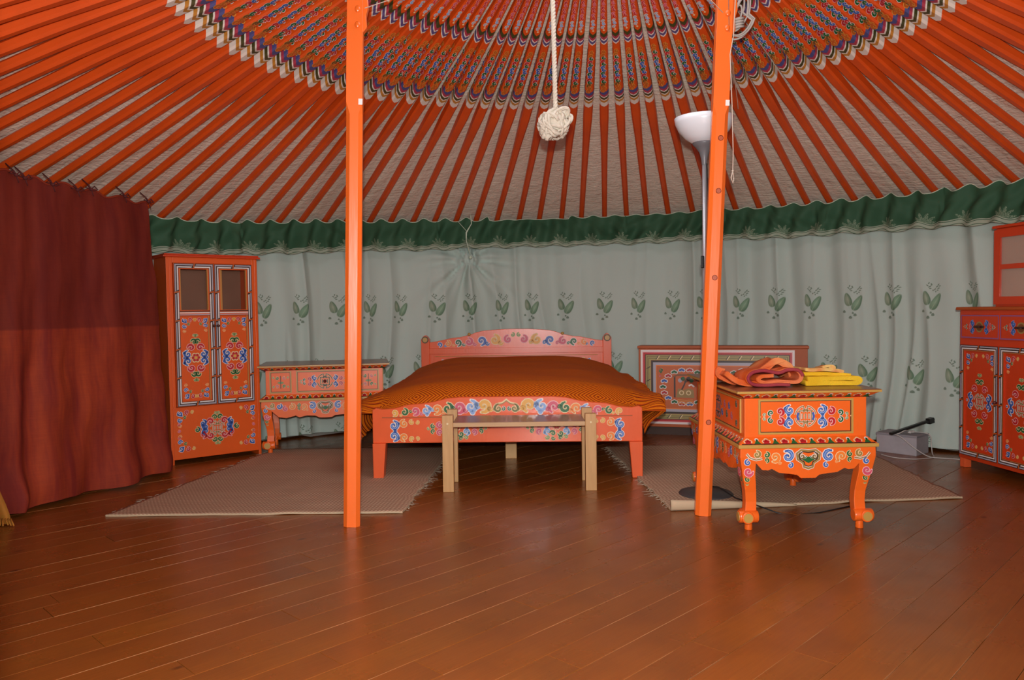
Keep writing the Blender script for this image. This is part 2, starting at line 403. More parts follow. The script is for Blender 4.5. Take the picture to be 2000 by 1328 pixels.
ceiling = m.build('ceiling', M_CANVAS, uv=uvs); ceiling['kind'] = 'structure'

# painted roof poles
L0 = 2.40
n = NT('roof_pole_paint'); s3 = n.sep(n.uv())
v = n.sub(s3[1], n.mul(n.math('ABSOLUTE', s3[0]), 0.021))
OC = (0.76, 0.088, 0.006); W_, Y_, G_, P_, B_, D_ = (0.84, 0.78, 0.68), (0.55, 0.24, 0.03), (0.02, 0.06, 0.015), (0.42, 0.04, 0.08), (0.045, 0.08, 0.24), (0.04, 0.02, 0.01)
S1, S2 = 0.583 * L0, 0.815 * L0
stops = [(0, OC)]; x = S1 + 0.0
for wdt, cc in ((.036, W_), (.026, Y_), (.004, W_), (.022, G_), (.005, W_), (.020, P_), (.006, W_), (.022, B_), (.004, W_), (0, OC)): stops.append((x / L0, cc)); x += wdt
st2 = [(0, (0, 0, 0))]
c1 = n.ramp(n.math('DIVIDE', v, L0), stops, True)
x = S2; stops = [(0, OC)]
for wdt, cc in ((.004, W_), (.022, B_), (.006, W_), (.020, P_), (.005, W_), (.024, G_), (0, OC)): stops.append((x / L0, cc)); x += wdt
c2 = n.ramp(n.math('DIVIDE', v, L0), stops, True)
c = n.mix(n.math('GREATER_THAN', s3[1], S2 - 0.1), c1, c2)
fa = n.noise(n.coord(), 5, 3)
c = n.mix(n.mul(n.mapr(fa, 0.3, 0.7, 0, 0.25), 1.0), c, (0.34, 0.03, 0.006))
M_POLE = n.out(c, 0.45, coat=0.1)
def pole_hw(t):
    K = [(0, .0190), (.25, .0205), (.42, .0235), (.53, .029), (.62, .029), (.8, .0225), (.9, .019), (1.0, .016)]
    for (a, x), (b, y) in zip(K, K[1:]):
        if t <= b: return x + (y - x) * (t - a) / (b - a)
    return K[-1][1]
m = MB(); uvs = []; R_ = []
for k in range(21):
    t = -0.035 + 1.035 * k / 20; h = pole_hw(max(t, 0)); sq = 0.5 + 0.18 * min(1, max(0, (t - .35) / .2)); row = []
    prof = [(-sq, -1), (0, -1.0), (sq, -1), (1, -sq), (1, sq), (sq, 1), (-sq, 1), (-1, sq), (-1, -sq)]
    for i, (a, b) in enumerate(prof):
        row.append((t * L0, a * h, b * h)); uvs.append(((a if b < -.9 else (1.0 + (b + 1) * 0.6) * (1 if a > 0 else -1)) if i not in (5, 6) else 2 * (1 if i == 5 else -1), t * L0))
    R_.append(row)
m.rings(R_); m.sm = [False] * len(m.sm)
pm = m.mesh('roof_pole', [M_POLE] + PMAT, uvs)
# painted scrolls of the pole: stacked into the same mesh
D = Deco(O=(0, 0, 0), U=(0, 1, 0), V=(1, 0, 0), eps=0.0007)
D.N = Vector((0, 0, -1))
def on_pole(x):
    t = x / L0; h = pole_hw(t); D.O = Vector((0, 0, -h - 0.0004)); return h
seq = [('rust', 'yellow'), ('rust', 'yellow'), ('brown', 'yellow'), ('green', 'white'), ('red', 'pinkw'), ('blue', 'white'), ('green', 'white'), ('blue', 'white'), ('blue', 'white'), ('green', 'white'), ('red', 'pinkw'), ('green', 'white'), ('rust', 'yellow'), ('rust', 'yellow')]
x = S1 + 0.155; xe = S2 - 0.04; st = (xe - x) / len(seq)
for k, (cc, oo) in enumerate(seq):
    xx = x + st * (k + .5); h = on_pole(xx); sg = 1 if k % 2 else -1
    D.scroll(sg * h * 0.10, xx, h * 0.76, 90 * sg, sg, cc, oo, wt=0.6, n=12, turns=1.1)
x = S2 + 0.12; k = 0
h = on_pole(x); D.disc(0, x, h * .3, 'cream', 0, 8)
while x < L0 - 0.03:
    x += 0.024; h = on_pole(x); sg = 1 if k % 2 else -1; cc, oo = (('grey', 'white'), ('lblue', 'white'))[k % 2] if k < 3 else (('red', 'pinkw'), ('pink', 'pinkw'), ('red', 'pinkw'))[k % 3]
    D.scroll(sg * h * 0.10, x, h * 0.74, 90 * sg, sg, cc, oo, wt=0.6, n=10, turns=1.0); k += 1
for sd in (-1, 1):
    D.U = Vector((0, 0, 1)); D.N = Vector((0, sd, 0)); x = S1 + 0.155 + st * .5; xs = 0; k = 0
    cols_ = [('rust', 'yellow'), ('green', 'white'), ('red', 'pinkw'), ('blue', 'white'), ('green', 'white'), ('blue', 'white'), ('red', 'pinkw'), ('green', 'white'), ('rust', 'yellow')]
    s8 = (xe - S1 - 0.155) / len(cols_)
    for k, (cc, oo) in enumerate(cols_):
        xx = S1 + 0.155 + s8 * (k + .5); h = pole_hw(xx / L0); D.O = Vector((0, sd * (h + .0004), 0)); sg = 1 if k % 2 else -1
        D.scroll(sg * h * .08, xx, h * 0.72, 90 * sg, sg * sd, cc, oo, wt=0.6, n=10, turns=1.0)
bm = bmesh.new(); bm.from_mesh(pm); uvl = bm.loops.layers.uv.verify()
vs = [bm.verts.new(q) for q in D.mb.v]
for fidx, mi in zip(D.mb.f, D.mb.m):
    f = bm.faces.new([vs[i] for i in fidx]); f.material_index = mi + 1
bm.to_mesh(pm); bm.free()
for k in range(108):
    th = 1.5981 + 2 * PI * k / 108; th = math.atan2(math.sin(th), math.cos(th))
    jit = random.uniform(-0.006, 0.006)
    a = wallpt(th + jit * .6, zw(th) + 0.018); b = crownpt(th + random.uniform(-.008, .008))
    d = b - a; X = d.normalized(); Y = Vector((0, 0, 1)).cross(X).normalized(); Z = X.cross(Y)
    T = Matrix.Identity(4); s_ = d.length / L0
    for i in range(3): T[i][0] = X[i] * s_; T[i][1] = Y[i]; T[i][2] = Z[i]
    T.translation = a
    o = link('roof_pole', pm, ceiling); o.matrix_world = T
# crown ring
m = MB()
for rad, hh in ((RC, 0.045), (0.42, 0.03)):
    R1 = []
    for k in range(48):
        th = 2 * PI * k / 48; R1.append([Vector((CC.x + (rad + a) * math.cos(th), CC.y + (rad + a) * math.sin(th), ZC + b + (0.06 if rad < .5 else 0))) for a, b in ((-.045, -hh), (.035, -hh), (.035, hh), (-.045, hh))])
    m.rings(R1, closed=True, sm=False)
crown = m.build('crown_ring', M_FURN); tag(crown, 'orange wooden crown ring at the top of the roof poles', 'roof crown')
for k in range(8):
    a = PI / 4 * k; q = MB(); T = Matrix.Translation((CC.x, CC.y, ZC + 0.03)) @ Matrix.Rotation(a, 4, 'Z')
    q.box(0.0 if k == 0 else 0.02, RC - .03, -.02, .02, -.02, .03, T=T); q.build('spoke', M_FURN, crown, bevel=.003)

# ------------------------------------------------------------------ hangings along the wall
def fold(s, z):
    a = noise.noise(Vector((s * 0.9, 3.1, 0))); b = noise.noise(Vector((s * 2.3, z * 0.5, 7.7))); cshift = 0.10 * noise.noise(Vector((s * 0.8, z * 0.8, 2.0)))
    q = s + cshift
    f = 0.55 * math.sin(2 * PI * q / (0.30 + 0.0 * a) + 3.2 * a + 1.2 * b)
    g = noise.noise(Vector((q * 6.5, z * 0.35, 1.3)))
    g = 1 - abs(g) * 2.6
    return 0.012 * f * (0.6 + abs(b)) + 0.030 * max(-0.6, g) + 0.010 * noise.noise(Vector((s * 5, z * 2.2, 9)))
GTH, GZ = math.atan2(6.2887 - C.y, -0.340 - C.x), 1.345
def gather(s, z):
    du = s - GTH * RW; dz = z - GZ; d = math.hypot(du, dz) + 1e-6; a = math.atan2(dz, du)
    amp = math.exp(-d / 0.26) * min(1, d / 0.05)
    return 0.055 * math.exp(-(d / 0.085) ** 2) + 0.085 * amp * abs(math.sin(5.5 * a + 1.0)) + 0.022 * amp * math.sin(19 * a) - 0.045 * amp
TH0, TH1 = -1.15, PI + 1.15
def sheet(name, mat, ztop, zbot, rfun, nu, nv, parent=None, flip=False, th0=TH0, th1=TH1):
    m = MB(); uvs = []
    for i in range(nu + 1):
        th = th0 + (th1 - th0) * i / nu; s = th * RW; zt, zb = ztop(th), zbot(th)
        for j in range(nv + 1):
            z = zb + (zt - zb) * j / nv; r = rfun(th, s, z, j / nv)
            m.v.append(wallpt(th, z, r)); uvs.append((s, z if not flip else z - zb))
    for i in range(nu):
        for j in range(nv):
            a = i * (nv + 1) + j; m.face((a, a + 1, a + nv + 2, a + nv + 1), 0, True)
    return m.build(name, mat, parent, uv=uvs)
# printed sprig cloth
n = NT('sprig_printed_cloth'); s3 = n.sep(n.uv()); U_, Z_ = s3[0], s3[1]
U_ = n.sub(20.0, U_)
PER, ROW = 0.268, 0.485
row = n.math('FLOOR', n.math('DIVIDE', n.sub(Z_, 0.708), ROW))
rowok = n.math('LESS_THAN', Z_, 1.17)
zc = n.sub(n.sub(n.sub(Z_, 0.708), n.mul(row, ROW)), ROW / 2)
odd = n.math('ABSOLUTE', n.math('MODULO', row, 2.0))
warp = n.mul(n.sub(n.noise(n.comb(U_, n.mul(row, 3.0)), 1.2, 1), 0.5), 0.22)
uu = n.add(n.add(U_, warp), n.mul(odd, PER / 2))
ui = n.math('FLOOR', n.math('DIVIDE', uu, PER)); uc = n.sub(n.sub(uu, n.mul(ui, PER)), PER / 2)
base = n.mix(n.noise(n.coord(), 2.0, 3), (0.455, 0.555, 0.49), (0.53, 0.63, 0.56))
def ell(cx, cy, a, b, deg):
    t = math.radians(deg); dx = n.sub(uc, cx); dy = n.sub(zc, cy)
    x = n.add(n.mul(dx, math.cos(t) / a), n.mul(dy, math.sin(t) / a)); y = n.add(n.mul(dx, -math.sin(t) / b), n.mul(dy, math.cos(t) / b))
    x = n.mul(x, n.add(1.0, n.mul(y, 0.35)))
    return n.math('POWER', n.add(n.mul(x, x), n.mul(y, y)), 0.5), x
c = base
GR, GD = (0.12, 0.27, 0.10), (0.05, 0.10, 0.05)
msk = None
for (cx, cy, a, b) in [(-.052, -.065, .010, .010), (.018, -.088, .011, .011), (-.012, -.105, .012, .011), (.004, -.075, .007, .008)]:
    e, _ = ell(cx, cy, a, b, 0); q = n.mapr(e, 0.75, 1.05, 1, 0); msk = q if msk is None else n.math('MAXIMUM', msk, q)
for (cx, cy, a, b, dg) in [(-.012, .090, .011, .004, 30), (-.026, .098, .009, .004, -40), (-.002, .104, .005, .009, 20), (-.018, .112, .004, .008, -20), (-.008, .078, .008, .004, 0), (.022, .072, .009, .004, 40), (.034, .088, .009, .004, 30),
                           (.046, .078, .009, .004, 20), (.028, .058, .004, .006, 0), (.044, .100, .009, .004, 50), (.054, .092, .008, .0035, 10), (.040, .066, .007, .0035, 0), (.010, .066, .004, .006, 0)]:
    e, _ = ell(cx, cy, a, b, dg); q = n.mapr(e, 0.75, 1.1, 1, 0); msk = n.math('MAXIMUM', msk, q)
msk = n.mul(msk, rowok); c = n.mix(n.mul(msk, 0.75), c, (0.09, 0.15, 0.09))
for (cx, cy, a, b, dg, light_) in [(-.030, .018, .024, .048, 14, (0.33, 0.38, 0.27)), (.032, -.006, .026, .060, -28, (0.26, 0.42, 0.27))]:
    e, x = ell(cx, cy, a, b, dg); q = n.mul(n.mapr(e, 0.90, 1.02, 1, 0), rowok)
    vein = n.mapr(n.math('ABSOLUTE', x), 0.02, 0.10, 1, 0)
    body = n.mix(n.mapr(n.add(e, n.mul(x, 0.3)), 0.1, 1.0, 0, 1), light_, (0.10, 0.20, 0.11))
    body = n.mix(n.mul(vein, 0.6), body, (0.40, 0.50, 0.33))
    c = n.mix(n.mul(q, 0.9), c, body)
n.bump(n.noise(n.coord(), 14, 3), 0.15, 0.01)
M_SPRIG = n.out(c, 0.75, spec=0.2)
zval = lambda th: zw(th) - 0.215 + 0.010 * noise.noise(Vector((th * 8, 0, 0)))
def rcurt(th, s, z, v):
    lo_ = 2.935 if z > zw(th) - .23 else 2.80
    return max(lo_, 2.990 - fold(s, z) * (0.95 + 0.5 * (1 - v)) - gather(s, z) - 0.035 * (1 - v) ** 2)
curtain = sheet('wall_curtain', M_SPRIG, lambda th: zw(th) - 0.10, lambda th: 0.012 + 0.010 * (1 + noise.noise(Vector((th * 4, 0, 0)))), rcurt, 1700, 70)
tag(curtain, 'pale green cloth wall hanging with leaf sprig print around the tent', 'curtain')
# dark green valance
n = NT('valance_cloth'); s3 = n.sep(n.uv()); U_, V_ = n.sub(20.0, s3[0]), s3[1]
wv = n.mul(n.math('SINE', n.mul(U_, 2 * PI / 0.125)), 0.006)
vb = n.add(V_, wv)
gbase = n.mix(n.noise(n.coord(), 3, 3), (0.030, 0.090, 0.045), (0.045, 0.120, 0.064))
c = n.mix(n.math('LESS_THAN', vb, 0.036), gbase, (0.33, 0.40, 0.30))
for y0, y1 in ((0.004, 0.008), (0.026, 0.030)):
    c = n.mix(n.mul(n.math('GREATER_THAN', vb, y0), n.math('LESS_THAN', vb, y1)), c, (0.04, 0.10, 0.05))
# blossoms: fans of pale petals
PB = 0.25
ub = n.sub(U_, n.mul(n.math('FLOOR', n.math('DIVIDE', U_, PB)), PB)); ub = n.sub(ub, PB / 2); vv = n.sub(V_, 0.030)
ang = n.math('ARCTAN2', ub, n.add(vv, 0.002)); rad = n.math('POWER', n.add(n.mul(ub, ub), n.mul(vv, vv)), 0.5)
pet = n.math('SINE', n.mul(ang, 11.0)); rim = n.add(0.052, n.mul(pet, 0.016))
inside = n.mul(n.math('LESS_THAN', rad, rim), n.math('GREATER_THAN', V_, 0.034))
stripe = n.mapr(n.noise(n.comb(n.mul(ang, 9.0), n.mul(rad, 60.0)), 2.0, 2), 0.42, 0.56, 0.0, 0.8)
c = n.mix(n.mul(inside, stripe), c, (0.27, 0.36, 0.24))
top = s3[2]
M_VAL = n.out(c, 0.7, spec=0.25)
def vtop(th):
    ph = (th - 1.5981) * 108; q = 0.5 - 0.5 * math.cos(ph); sel = 0.35 + 0.75 * abs(math.sin(th * 2.1 + .6)) ; sel = min(1, sel)
    fl_ = 0.25 if 1.60 < th < 1.68 or 1.46 < th < 1.60 else 1
    return zw(th) - 0.006 + 0.034 * sel * fl_ * (q ** 1.5)
def vbot(th): return zw(th) - 0.225 - 0.008 * math.sin(th * RW * 2 * PI / 0.25) + 0.012 * noise.noise(Vector((th * 5, 4, 0)))
def rval(th, s, z, v):
    ph = (th - 1.5981) * 108; q = noise.noise(Vector((s * 1.3, 0, 5)))
    dg = s * 2 * PI / (PI * RW / 54) + v * (2.2 + 3 * q)
    f = 0.030 * math.sin(dg) + 0.040 * noise.noise(Vector((s * 9 + v * 2.4 * (1 if q > 0 else -1), v * 1.2, 3)))
    pull = 0.03 * math.exp(-((s - GTH * RW) / 0.05) ** 2) * (1 - v)
    return 2.850 + f * (0.35 + 0.65 * math.sin(PI * min(1, v * 0.8 + .1))) + 0.055 * v - pull
valance = sheet('valance', M_VAL, vtop, vbot, rval, 1700, 26, curtain, flip=True)
valance['label'] = 'dark green gathered valance with scalloped pale border'
m = MB(); R1 = []
for i in range(1201):
    th = TH0 + (TH1 - TH0) * i / 1200; s = th * RW; R1.append(wallpt(th, vtop(th), rval(th, s, 0, 1.0)))
m.tube(R1, 0.0032, 5); pp_ = m.build('piping', flat('pale_piping', (0.55, 0.66, 0.50), 0.7), curtain); pp_['label'] = 'thin pale cord along the top of the valance'
m = MB(); g = lambda z, dr=0.0, ds=0.0: wallpt(GTH + ds / RW, z, 2.80 - dr)
zt = vtop(GTH)
for dd in (0, .006):
    m.tube([g(zt + .01, .0, -.01 + dd), g(zt - .06, .015, -.012), g(zt - .13, .02, .03 + dd), g(zt - .19, .02, .035), g(GZ + .02, .02, 0.004)], 0.0035, 6)
m.tube([g(zt - .04, .0, .10), g(zt - .12, .02, .03)], 0.0022, 5); m.ball(g(GZ, .01), 0.014, 10)
m.build('tie_string', flat('tie_string', (0.55, 0.68, 0.52), 0.7), curtain)

# dark red cloth hung over the doorway side
n = NT('red_cloth'); s3 = n.sep(n.uv()); st = n.noise(n.comb(n.mul(s3[0], 9.0), n.mul(s3[1], 1.2)), 1.0, 5, 0.65)
wv = n.noise(n.comb(n.mul(s3[0], 8.0), n.mul(s3[1], 160.0)), 1.0, 2, 0.5)
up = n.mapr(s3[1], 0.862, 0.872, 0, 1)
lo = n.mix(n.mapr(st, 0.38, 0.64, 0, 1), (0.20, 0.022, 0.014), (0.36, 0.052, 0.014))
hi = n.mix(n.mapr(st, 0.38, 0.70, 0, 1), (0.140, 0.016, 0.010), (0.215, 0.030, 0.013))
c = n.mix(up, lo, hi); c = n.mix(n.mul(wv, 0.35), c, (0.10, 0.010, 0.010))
n.bump(wv, 0.15, 0.004)
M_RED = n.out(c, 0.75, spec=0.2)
path = [(-1.985, 4.56), (-2.10, 4.20), (-2.22, 3.93), (-2.31, 3.68), (-2.375, 3.45), (-2.42, 3.1), (-2.42, 2.7), (-2.36, 2.3)]
tpath = [(-2.075, 4.50), (-2.17, 4.22), (-2.27, 3.95), (-2.35, 3.73), (-2.41, 3.50), (-2.45, 3.1), (-2.45, 2.7), (-2.39, 2.3)]
def along(P, t):
    x = t * (len(P) - 1); i = min(int(x), len(P) - 2); f = x - i; a, b = Vector(P[i]), Vector(P[i + 1]); return a + (b - a) * f
def red_top(t): return 1.565 + 0.05 * min(1, t * 1.9) + 0.012 * math.cos(t * 2 * PI * 11)
m = MB(); uvs = []; NU, NV = 260, 60; rtop = []
for i in range(NU + 1):
    t = i / NU; b2, t2 = along(path, t), along(tpath, t); tan = (along(path, min(1, t + .01)) - along(path, max(0, t - .01))).normalized(); nrm = Vector((-tan.y, tan.x))
    if nrm.x < 0: nrm = -nrm
    s = t * 2.4; zb = 0.006 + 0.014 * (1 + noise.noise(Vector((s * 3, 1, 0)))); zt = red_top(t)
    for j in range(NV + 1):
        v = j / NV; z = zb + (zt - zb) * v; p = b2 + (t2 - b2) * v
        lowf = (1 - v) ** 1.2
        f = 0.034 * lowf * math.sin(s * 2 * PI / 0.34 + 2.5 * noise.noise(Vector((s * 1.6, v, 0))) + v * 1.2) + 0.035 * (0.35 + lowf) * noise.noise(Vector((s * 4.5 + v * 1.5, v * 2.0, 5)))
        f += 0.020 * noise.noise(Vector((s * 2.0, v * 9, 3))) + 0.012 * noise.noise(Vector((s * 11 + v * 3, v * 5, 8))) + 0.035 * math.exp(-((v - .03) / .05) ** 2) * (0.5 + noise.noise(Vector((s * 3, 0, 2))))
        f += 0.006 * math.exp(-((z - 0.866) / 0.02) ** 2)
        f -= 0.16 * max(0, 1 - t * 9) ** 2 * lowf * 0.3
        q = p + nrm * f; m.v.append((q.x, q.y, z)); uvs.append((s, z))
    rtop.append((Vector((m.v[-1][0], m.v[-1][1], zt)), nrm))
for i in range(NU):
    for j in range(NV):
        a = i * (NV + 1) + j; m.face((a, a + 1, a + NV + 2, a + NV + 1), 0, True)
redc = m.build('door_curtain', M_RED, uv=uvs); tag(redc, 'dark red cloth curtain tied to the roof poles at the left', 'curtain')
m = MB(); m.tube([p + Vector((0, 0, 0)) for p, _ in rtop], 0.006, 6); m.build('hem', M_RED, redc)
MT = flat('dark_red_tie', (0.09, 0.012, 0.012), 0.8)
for t in (0.0, 0.085, 0.19, 0.235, 0.315, 0.40, 0.43, 0.58, 0.7):
    p, nr = rtop[int(t * NU)]; m = MB(); q = p + Vector((nr.x * .012, nr.y * .012, 0)); tn = Vector((-nr.y, nr.x, 0))
    m.ball(q, 0.011, 8, sq=(1, 1, .8)); m.tube([q, q + tn * .02 + Vector((0, 0, .018)), q + tn * .038 + Vector((0, 0, .004)), q + tn * .02 + Vector((0, 0, -.004)), q], .0035, 5)
    m.tube([q, q - tn * .02 + Vector((0, 0, .016)), q - tn * .036 + Vector((0, 0, .006)), q], .0035, 5)
    m.tube([q, q + Vector((-.01, 0, .02)), q + Vector((-.03 + nr.x * -.02, 0, .055))], .003, 5); m.tube([q, q + tn * .012 + Vector((0, 0, -.035))], .0028, 5)
    m.build('tie', MT, redc)
# end of an ochre cloth at the left edge
m = MB(); R1 = []
for k in range(9):
    t = k / 8; z = 0.34 * (1 - t) + 0.006; x = -2.30 - 0.10 * (1 - t) + .02 * t; w_ = 0.03 + 0.012 * math.sin(t * 3)
    R1.append([Vector((x + a * w_, 3.46 + b * 0.012 + 0.006 * math.sin(9 * t), z)) for a, b in ((-1, 0), (-.3, 1), (.4, .3), (1, -.3), (.3, -1), (-.4, -.5))])
m.rings(R1)
for k in range(6): m.tube([(-2.31 + .012 * k, 3.455, 0.03), (-2.30 + .016 * k, 3.44 - .006 * (k % 3), 0.004)], .0035, 5)
o = m.build('ochre_sash', flat('ochre_cloth', (0.50, 0.20, 0.02), 0.8)); tag(o, 'ochre yellow sash end hanging at the left edge before the red curtain', 'sash')

# ------------------------------------------------------------------ doorway frame near the camera
m = MB(); th = DOOR0
for nm, xx, s_ in (('l', -0.375, -1), ('r', 0.545, 1)):
    q = MB(); q.box(min(xx, xx + s_ * .09), max(xx, xx + s_ * .09), 0.40, 0.52, 0, 1.5)
    if nm == 'l': door = q.build('door_1', M_FURN, bevel=.004)
    else: q.build('door_jamb', M_FURN, door, bevel=.004)
q = MB(); q.box(-0.465, 0.635, 0.40, 0.52, 1.5, 1.62); q.build('door_lintel', M_FURN, door, bevel=.004)
q = MB(); q.box(-0.465, 0.635, 0.36, 0.52, -.06, .02); q.build('door_sill', M_FURN, door, bevel=.004)
door['kind'] = 'structure'

# ------------------------------------------------------------------ posts
def post(base, top, rz, label, dowels=()):
    b, t = Vector(base), Vector(top); L = (t - b).length; X = (t - b).normalized()
    root = thing('roof_post', label, 'post', base)
    Tm = Vector((0, 0, 1)).rotation_difference(X).to_matrix().to_4x4() @ Matrix.Rotation(rz, 4, 'Z')
    root.matrix_world = Matrix.Translation(b) @ Tm
    m = MB(); R1 = []
    def sect(z, h, ch): return [(h, -h + ch, z), (h, h - ch, z), (h - ch, h, z), (-h + ch, h, z), (-h, h - ch, z), (-h, -h + ch, z), (-h + ch, -h, z), (h - ch, -h, z)]
    zs = 1.80
    for z, h, ch in ((0, .035, .016), (zs - .03, .034, .016), (zs + .02, .034, .001), (2.12, .034, .001), (2.15, .033, .001), (L, .033, .001)): R1.append(sect(z, h, ch))
    m.rings(R1, sm=False); sh = m.build('shaft', M_POST, root)
    m = MB(); m.prism([(.020, 2.10), (.050, 2.14), (.046, 2.19), (.056, 2.23), (.050, 2.28), (.062, 2.34), (.056, 2.40), (.11, L - .01), (.02, L - .01)], -.020, .020)
    m.build('bracket', M_POST, root, bevel=.004)
    for z in (2.145, 2.21, 2.285): m = MB(); m.ball((.012, -.033, z), .012, 12, sq=(1, .6, 1.3)); m.build('carved_bead', M_POST, root)
    m = MB(); m.box(-.008, .009, -.0355, -.034, zs + .01, zs + .035, T=None); q = m.build('paper_tag', flat('white_tag', (.8, .78, .74), .6), root); q['label'] = 'small white paper tag'
    q.location = (.026, 0, 0)
    for z in dowels:
        m = MB(); m.lathe([(.012, -.0355), (.0095, -.0355), (.0095, -.0335)], (.004, 0, z), 16, axis='y'); m.lathe([(.009, -.0351), (.0088, -.033)], (.004, 0, z), 16, axis='y')
        m.build('dowel', flat('dowel', (.42, .07, .012), .5), root)
    return root
post((-0.709, 3.375, 0), (-0.640, 3.385, 2.50), 0.10, 'orange painted roof post left of the bed, standing on bare floor')
post((0.845, 3.475, 0), (0.965, 3.485, 2.50), -0.10, 'leaning orange roof post in front of the floor lamp', (1.67, 1.44, 1.06, 0.42))

# ------------------------------------------------------------------ bed
bed = thing('bed', 'orange painted wooden double bed with scroll decorated footboard and headboard', 'bed', (-0.036, 4.283, 0), -0.036)
def sym(half):
    return [(-x, z) for x, z in half] + [(x, z) for x, z in reversed(half)]
m = MB()
crest = [(.745, .20), (.745, .385), (.725, .395), (.69, .388), (.62, .393), (.55, .412), (.47, .418), (.40, .428), (.33, .446), (.26, .452), (.13, .453), (.0, .453)]
m.prism([(-x, z) for x, z in crest][::1] + [(x, z) for x, z in reversed(crest[:-1])], 0.0, 0.035)
fb = m.build('footboard', M_BED, bed, bevel=.004)
m = MB(); m.box(-.69, .69, -.004, 0.0, .340, .346, 0); m.build('moulding', M_DARKOR, fb)
D = Deco(O=(0, -.001, 0))
yf = lambda t: .372 + .022 * math.sin(PI * t) ** 2; rf = lambda t: .020 + .014 * math.sin(PI * t)
cl = [('yellow', 'cream'), ('green', 'cream'), ('pink', 'pinkw'), ('lblue', 'white'), ('orange', 'cream'), ('green', 'cream'), ('pink', 'pinkw'), ('lblue', 'white')]
for sg in (-1, 1):
    xs = [.62, .565, .505, .445, .385, .325, .262, .195, .125]
    for k, xx in enumerate(xs):
        c_ = cl[k % 8]; r_ = .017 + .0022 * k; t = 1 - xx / .7
        (D.cloud if k in (3, 7) else D.scroll)(sg * xx, .368 + .0045 * k, r_ * 1.38, 90 if k % 2 else 250, sg * (1 if k % 2 else -1), c_[0], c_[1])
        D.scroll(sg * (xx - .034), .356 + .004 * k + (.018 if k % 2 else 0), r_ * .6, 0, sg, c_[0], c_[1])
# centre lotus
for sg in (-1, 1): D.scroll(sg * .045, .388, .030, 90, -sg, 'gold', 'cream', core='green'); D.scroll(sg * .018, .386, .015, 90, sg, 'green', 'white')
D.rib([(-.075, .375), (-.055, .412), (-.02, .420), (0, .437), (.02, .420), (.055, .412), (.075, .375)], .012, 'cream', 0); D.rib([(-.07, .377), (-.053, .408), (-.02, .415), (0, .430), (.02, .415), (.053, .408), (.07, .377)], .006, 'gold', 1)
for sg in (-1, 1):
    # blue lobed end pieces with yellow tendrils
    for zz, u in ((.300, 1), (.240, -1)):
        D.cloud(sg * .625, zz - .002, .034, 90 * u, sg * u, 'blue', 'white', core='lblue')
        D.scroll(sg * .568, zz + .008 * u, .028, 90 * u, -sg * u, 'orange', 'cream'); D.scroll(sg * .525, zz + .016 * u, .018, 90 * u, -sg * u, 'yellow', 'cream'); D.scroll(sg * .495, zz + .014 * u, .014, 90 * u, sg * u, 'yellow', 'cream')
    cx = sg * .275
    D.flower(cx, .292, .026, 'red', 'cream')
    for q in (-1, 1):
        D.cloud(cx + q * .050, .302, .025, 90, -q, 'lblue', 'white'); D.cloud(cx + q * .050, .260, .025, -90, q, 'lblue', 'white')
        D.scroll(cx + q * .095, .297, .023, 90, -q, 'pink', 'pinkw'); D.scroll(cx + q * .095, .260, .021, -90, q, 'pink', 'pinkw')
        D.scroll(cx + q * .132, .292, .018, 90, -q, 'green', 'cream'); D.scroll(cx + q * .132, .265, .017, -90, q, 'green', 'cream'); D.scroll(cx + q * .157, .279, .011, 90, -q, 'lgreen', 'cream')
        D.scroll(cx + q * .022, .248, .021, 180, q, 'green', 'cream'); D.scroll(cx + q * .050, .228, .016, 180, -q, 'lgreen', 'cream'); D.scroll(cx + q * .020, .222, .015, 0, q, 'green', 'cream')
D.build('painted_scrolls', fb)
for sx_ in (-1, 1):
    m = MB(); m.taper((sx_ * .715, .0175), (sx_ * .708, .0175), (.028, .030), (.037, .030), 0, .20); m.build('leg', M_BED, bed, bevel=.004)
    m = MB(); m.taper((sx_ * .71, 1.84), (sx_ * .71, 1.84), (.033, .033), (.033, .033), 0, .20); m.build('leg', M_BED, bed, bevel=.004)
    m = MB(); m.box(sx_ * .735 - .012, sx_ * .735 + .012, .035, 1.84, .20, .34); m.build('side_rail', M_BED, bed, bevel=.004)
m = MB(); m.box(-.035, .035, .57, .64, 0, .24); m.build('centre_leg', paint('pale_pine', (.62, .36, .14), .5, .12, 8, 0), bed, bevel=.003)
m = MB(); m.box(-.72, .72, .035, 1.83, .235, .27); m.build('slat_base', M_DARKOR, bed)
for k, sx_ in enumerate((-1, 1)):
    m = MB(); R1 = [(-.033 + .066 * i / 8, .705 + .033 * math.sin(PI * i / 8)) for i in range(9)]
    m.prism([(sx_ * .712 - .033, .18)] + [(sx_ * .712 + a, b) for a, b in R1] + [(sx_ * .712 + .033, .18)], 1.82, 1.88)
    ps = m.build('headboard_post', M_BED, bed, bevel=.003)
    m = MB(); m.lathe([(.027, 1.812), (.027, 1.82)], (sx_ * .712, 0, .703), 20, axis='y'); m.lathe([(.019, 1.810), (.019, 1.82)], (sx_ * .712, 0, .703), 16, 1, axis='y'); m.build('medallion', [flat('dk_gold', (.10, .06, .02), .5), M_GOLD], ps)
m = MB()
hb = [(.68, .30), (.68, .682), (.62, .690), (.57, .700), (.50, .715), (.44, .720), (.36, .738), (.31, .757), (.26, .768), (.18, .775), (.09, .780), (0, .781)]
m.prism([(-x, z) for x, z in hb] + [(x, z) for x, z in reversed(hb[:-1])], 1.83, 1.86); hbo = m.build('headboard', M_BED, bed, bevel=.003)
m = MB(); m.box(-.68, .68, 1.820, 1.83, .590, .635); m.box(-.64, .64, 1.824, 1.83, .570, .574, 1); m.build('headboard_rail', [M_BED, M_GOLD], bed, bevel=.002)
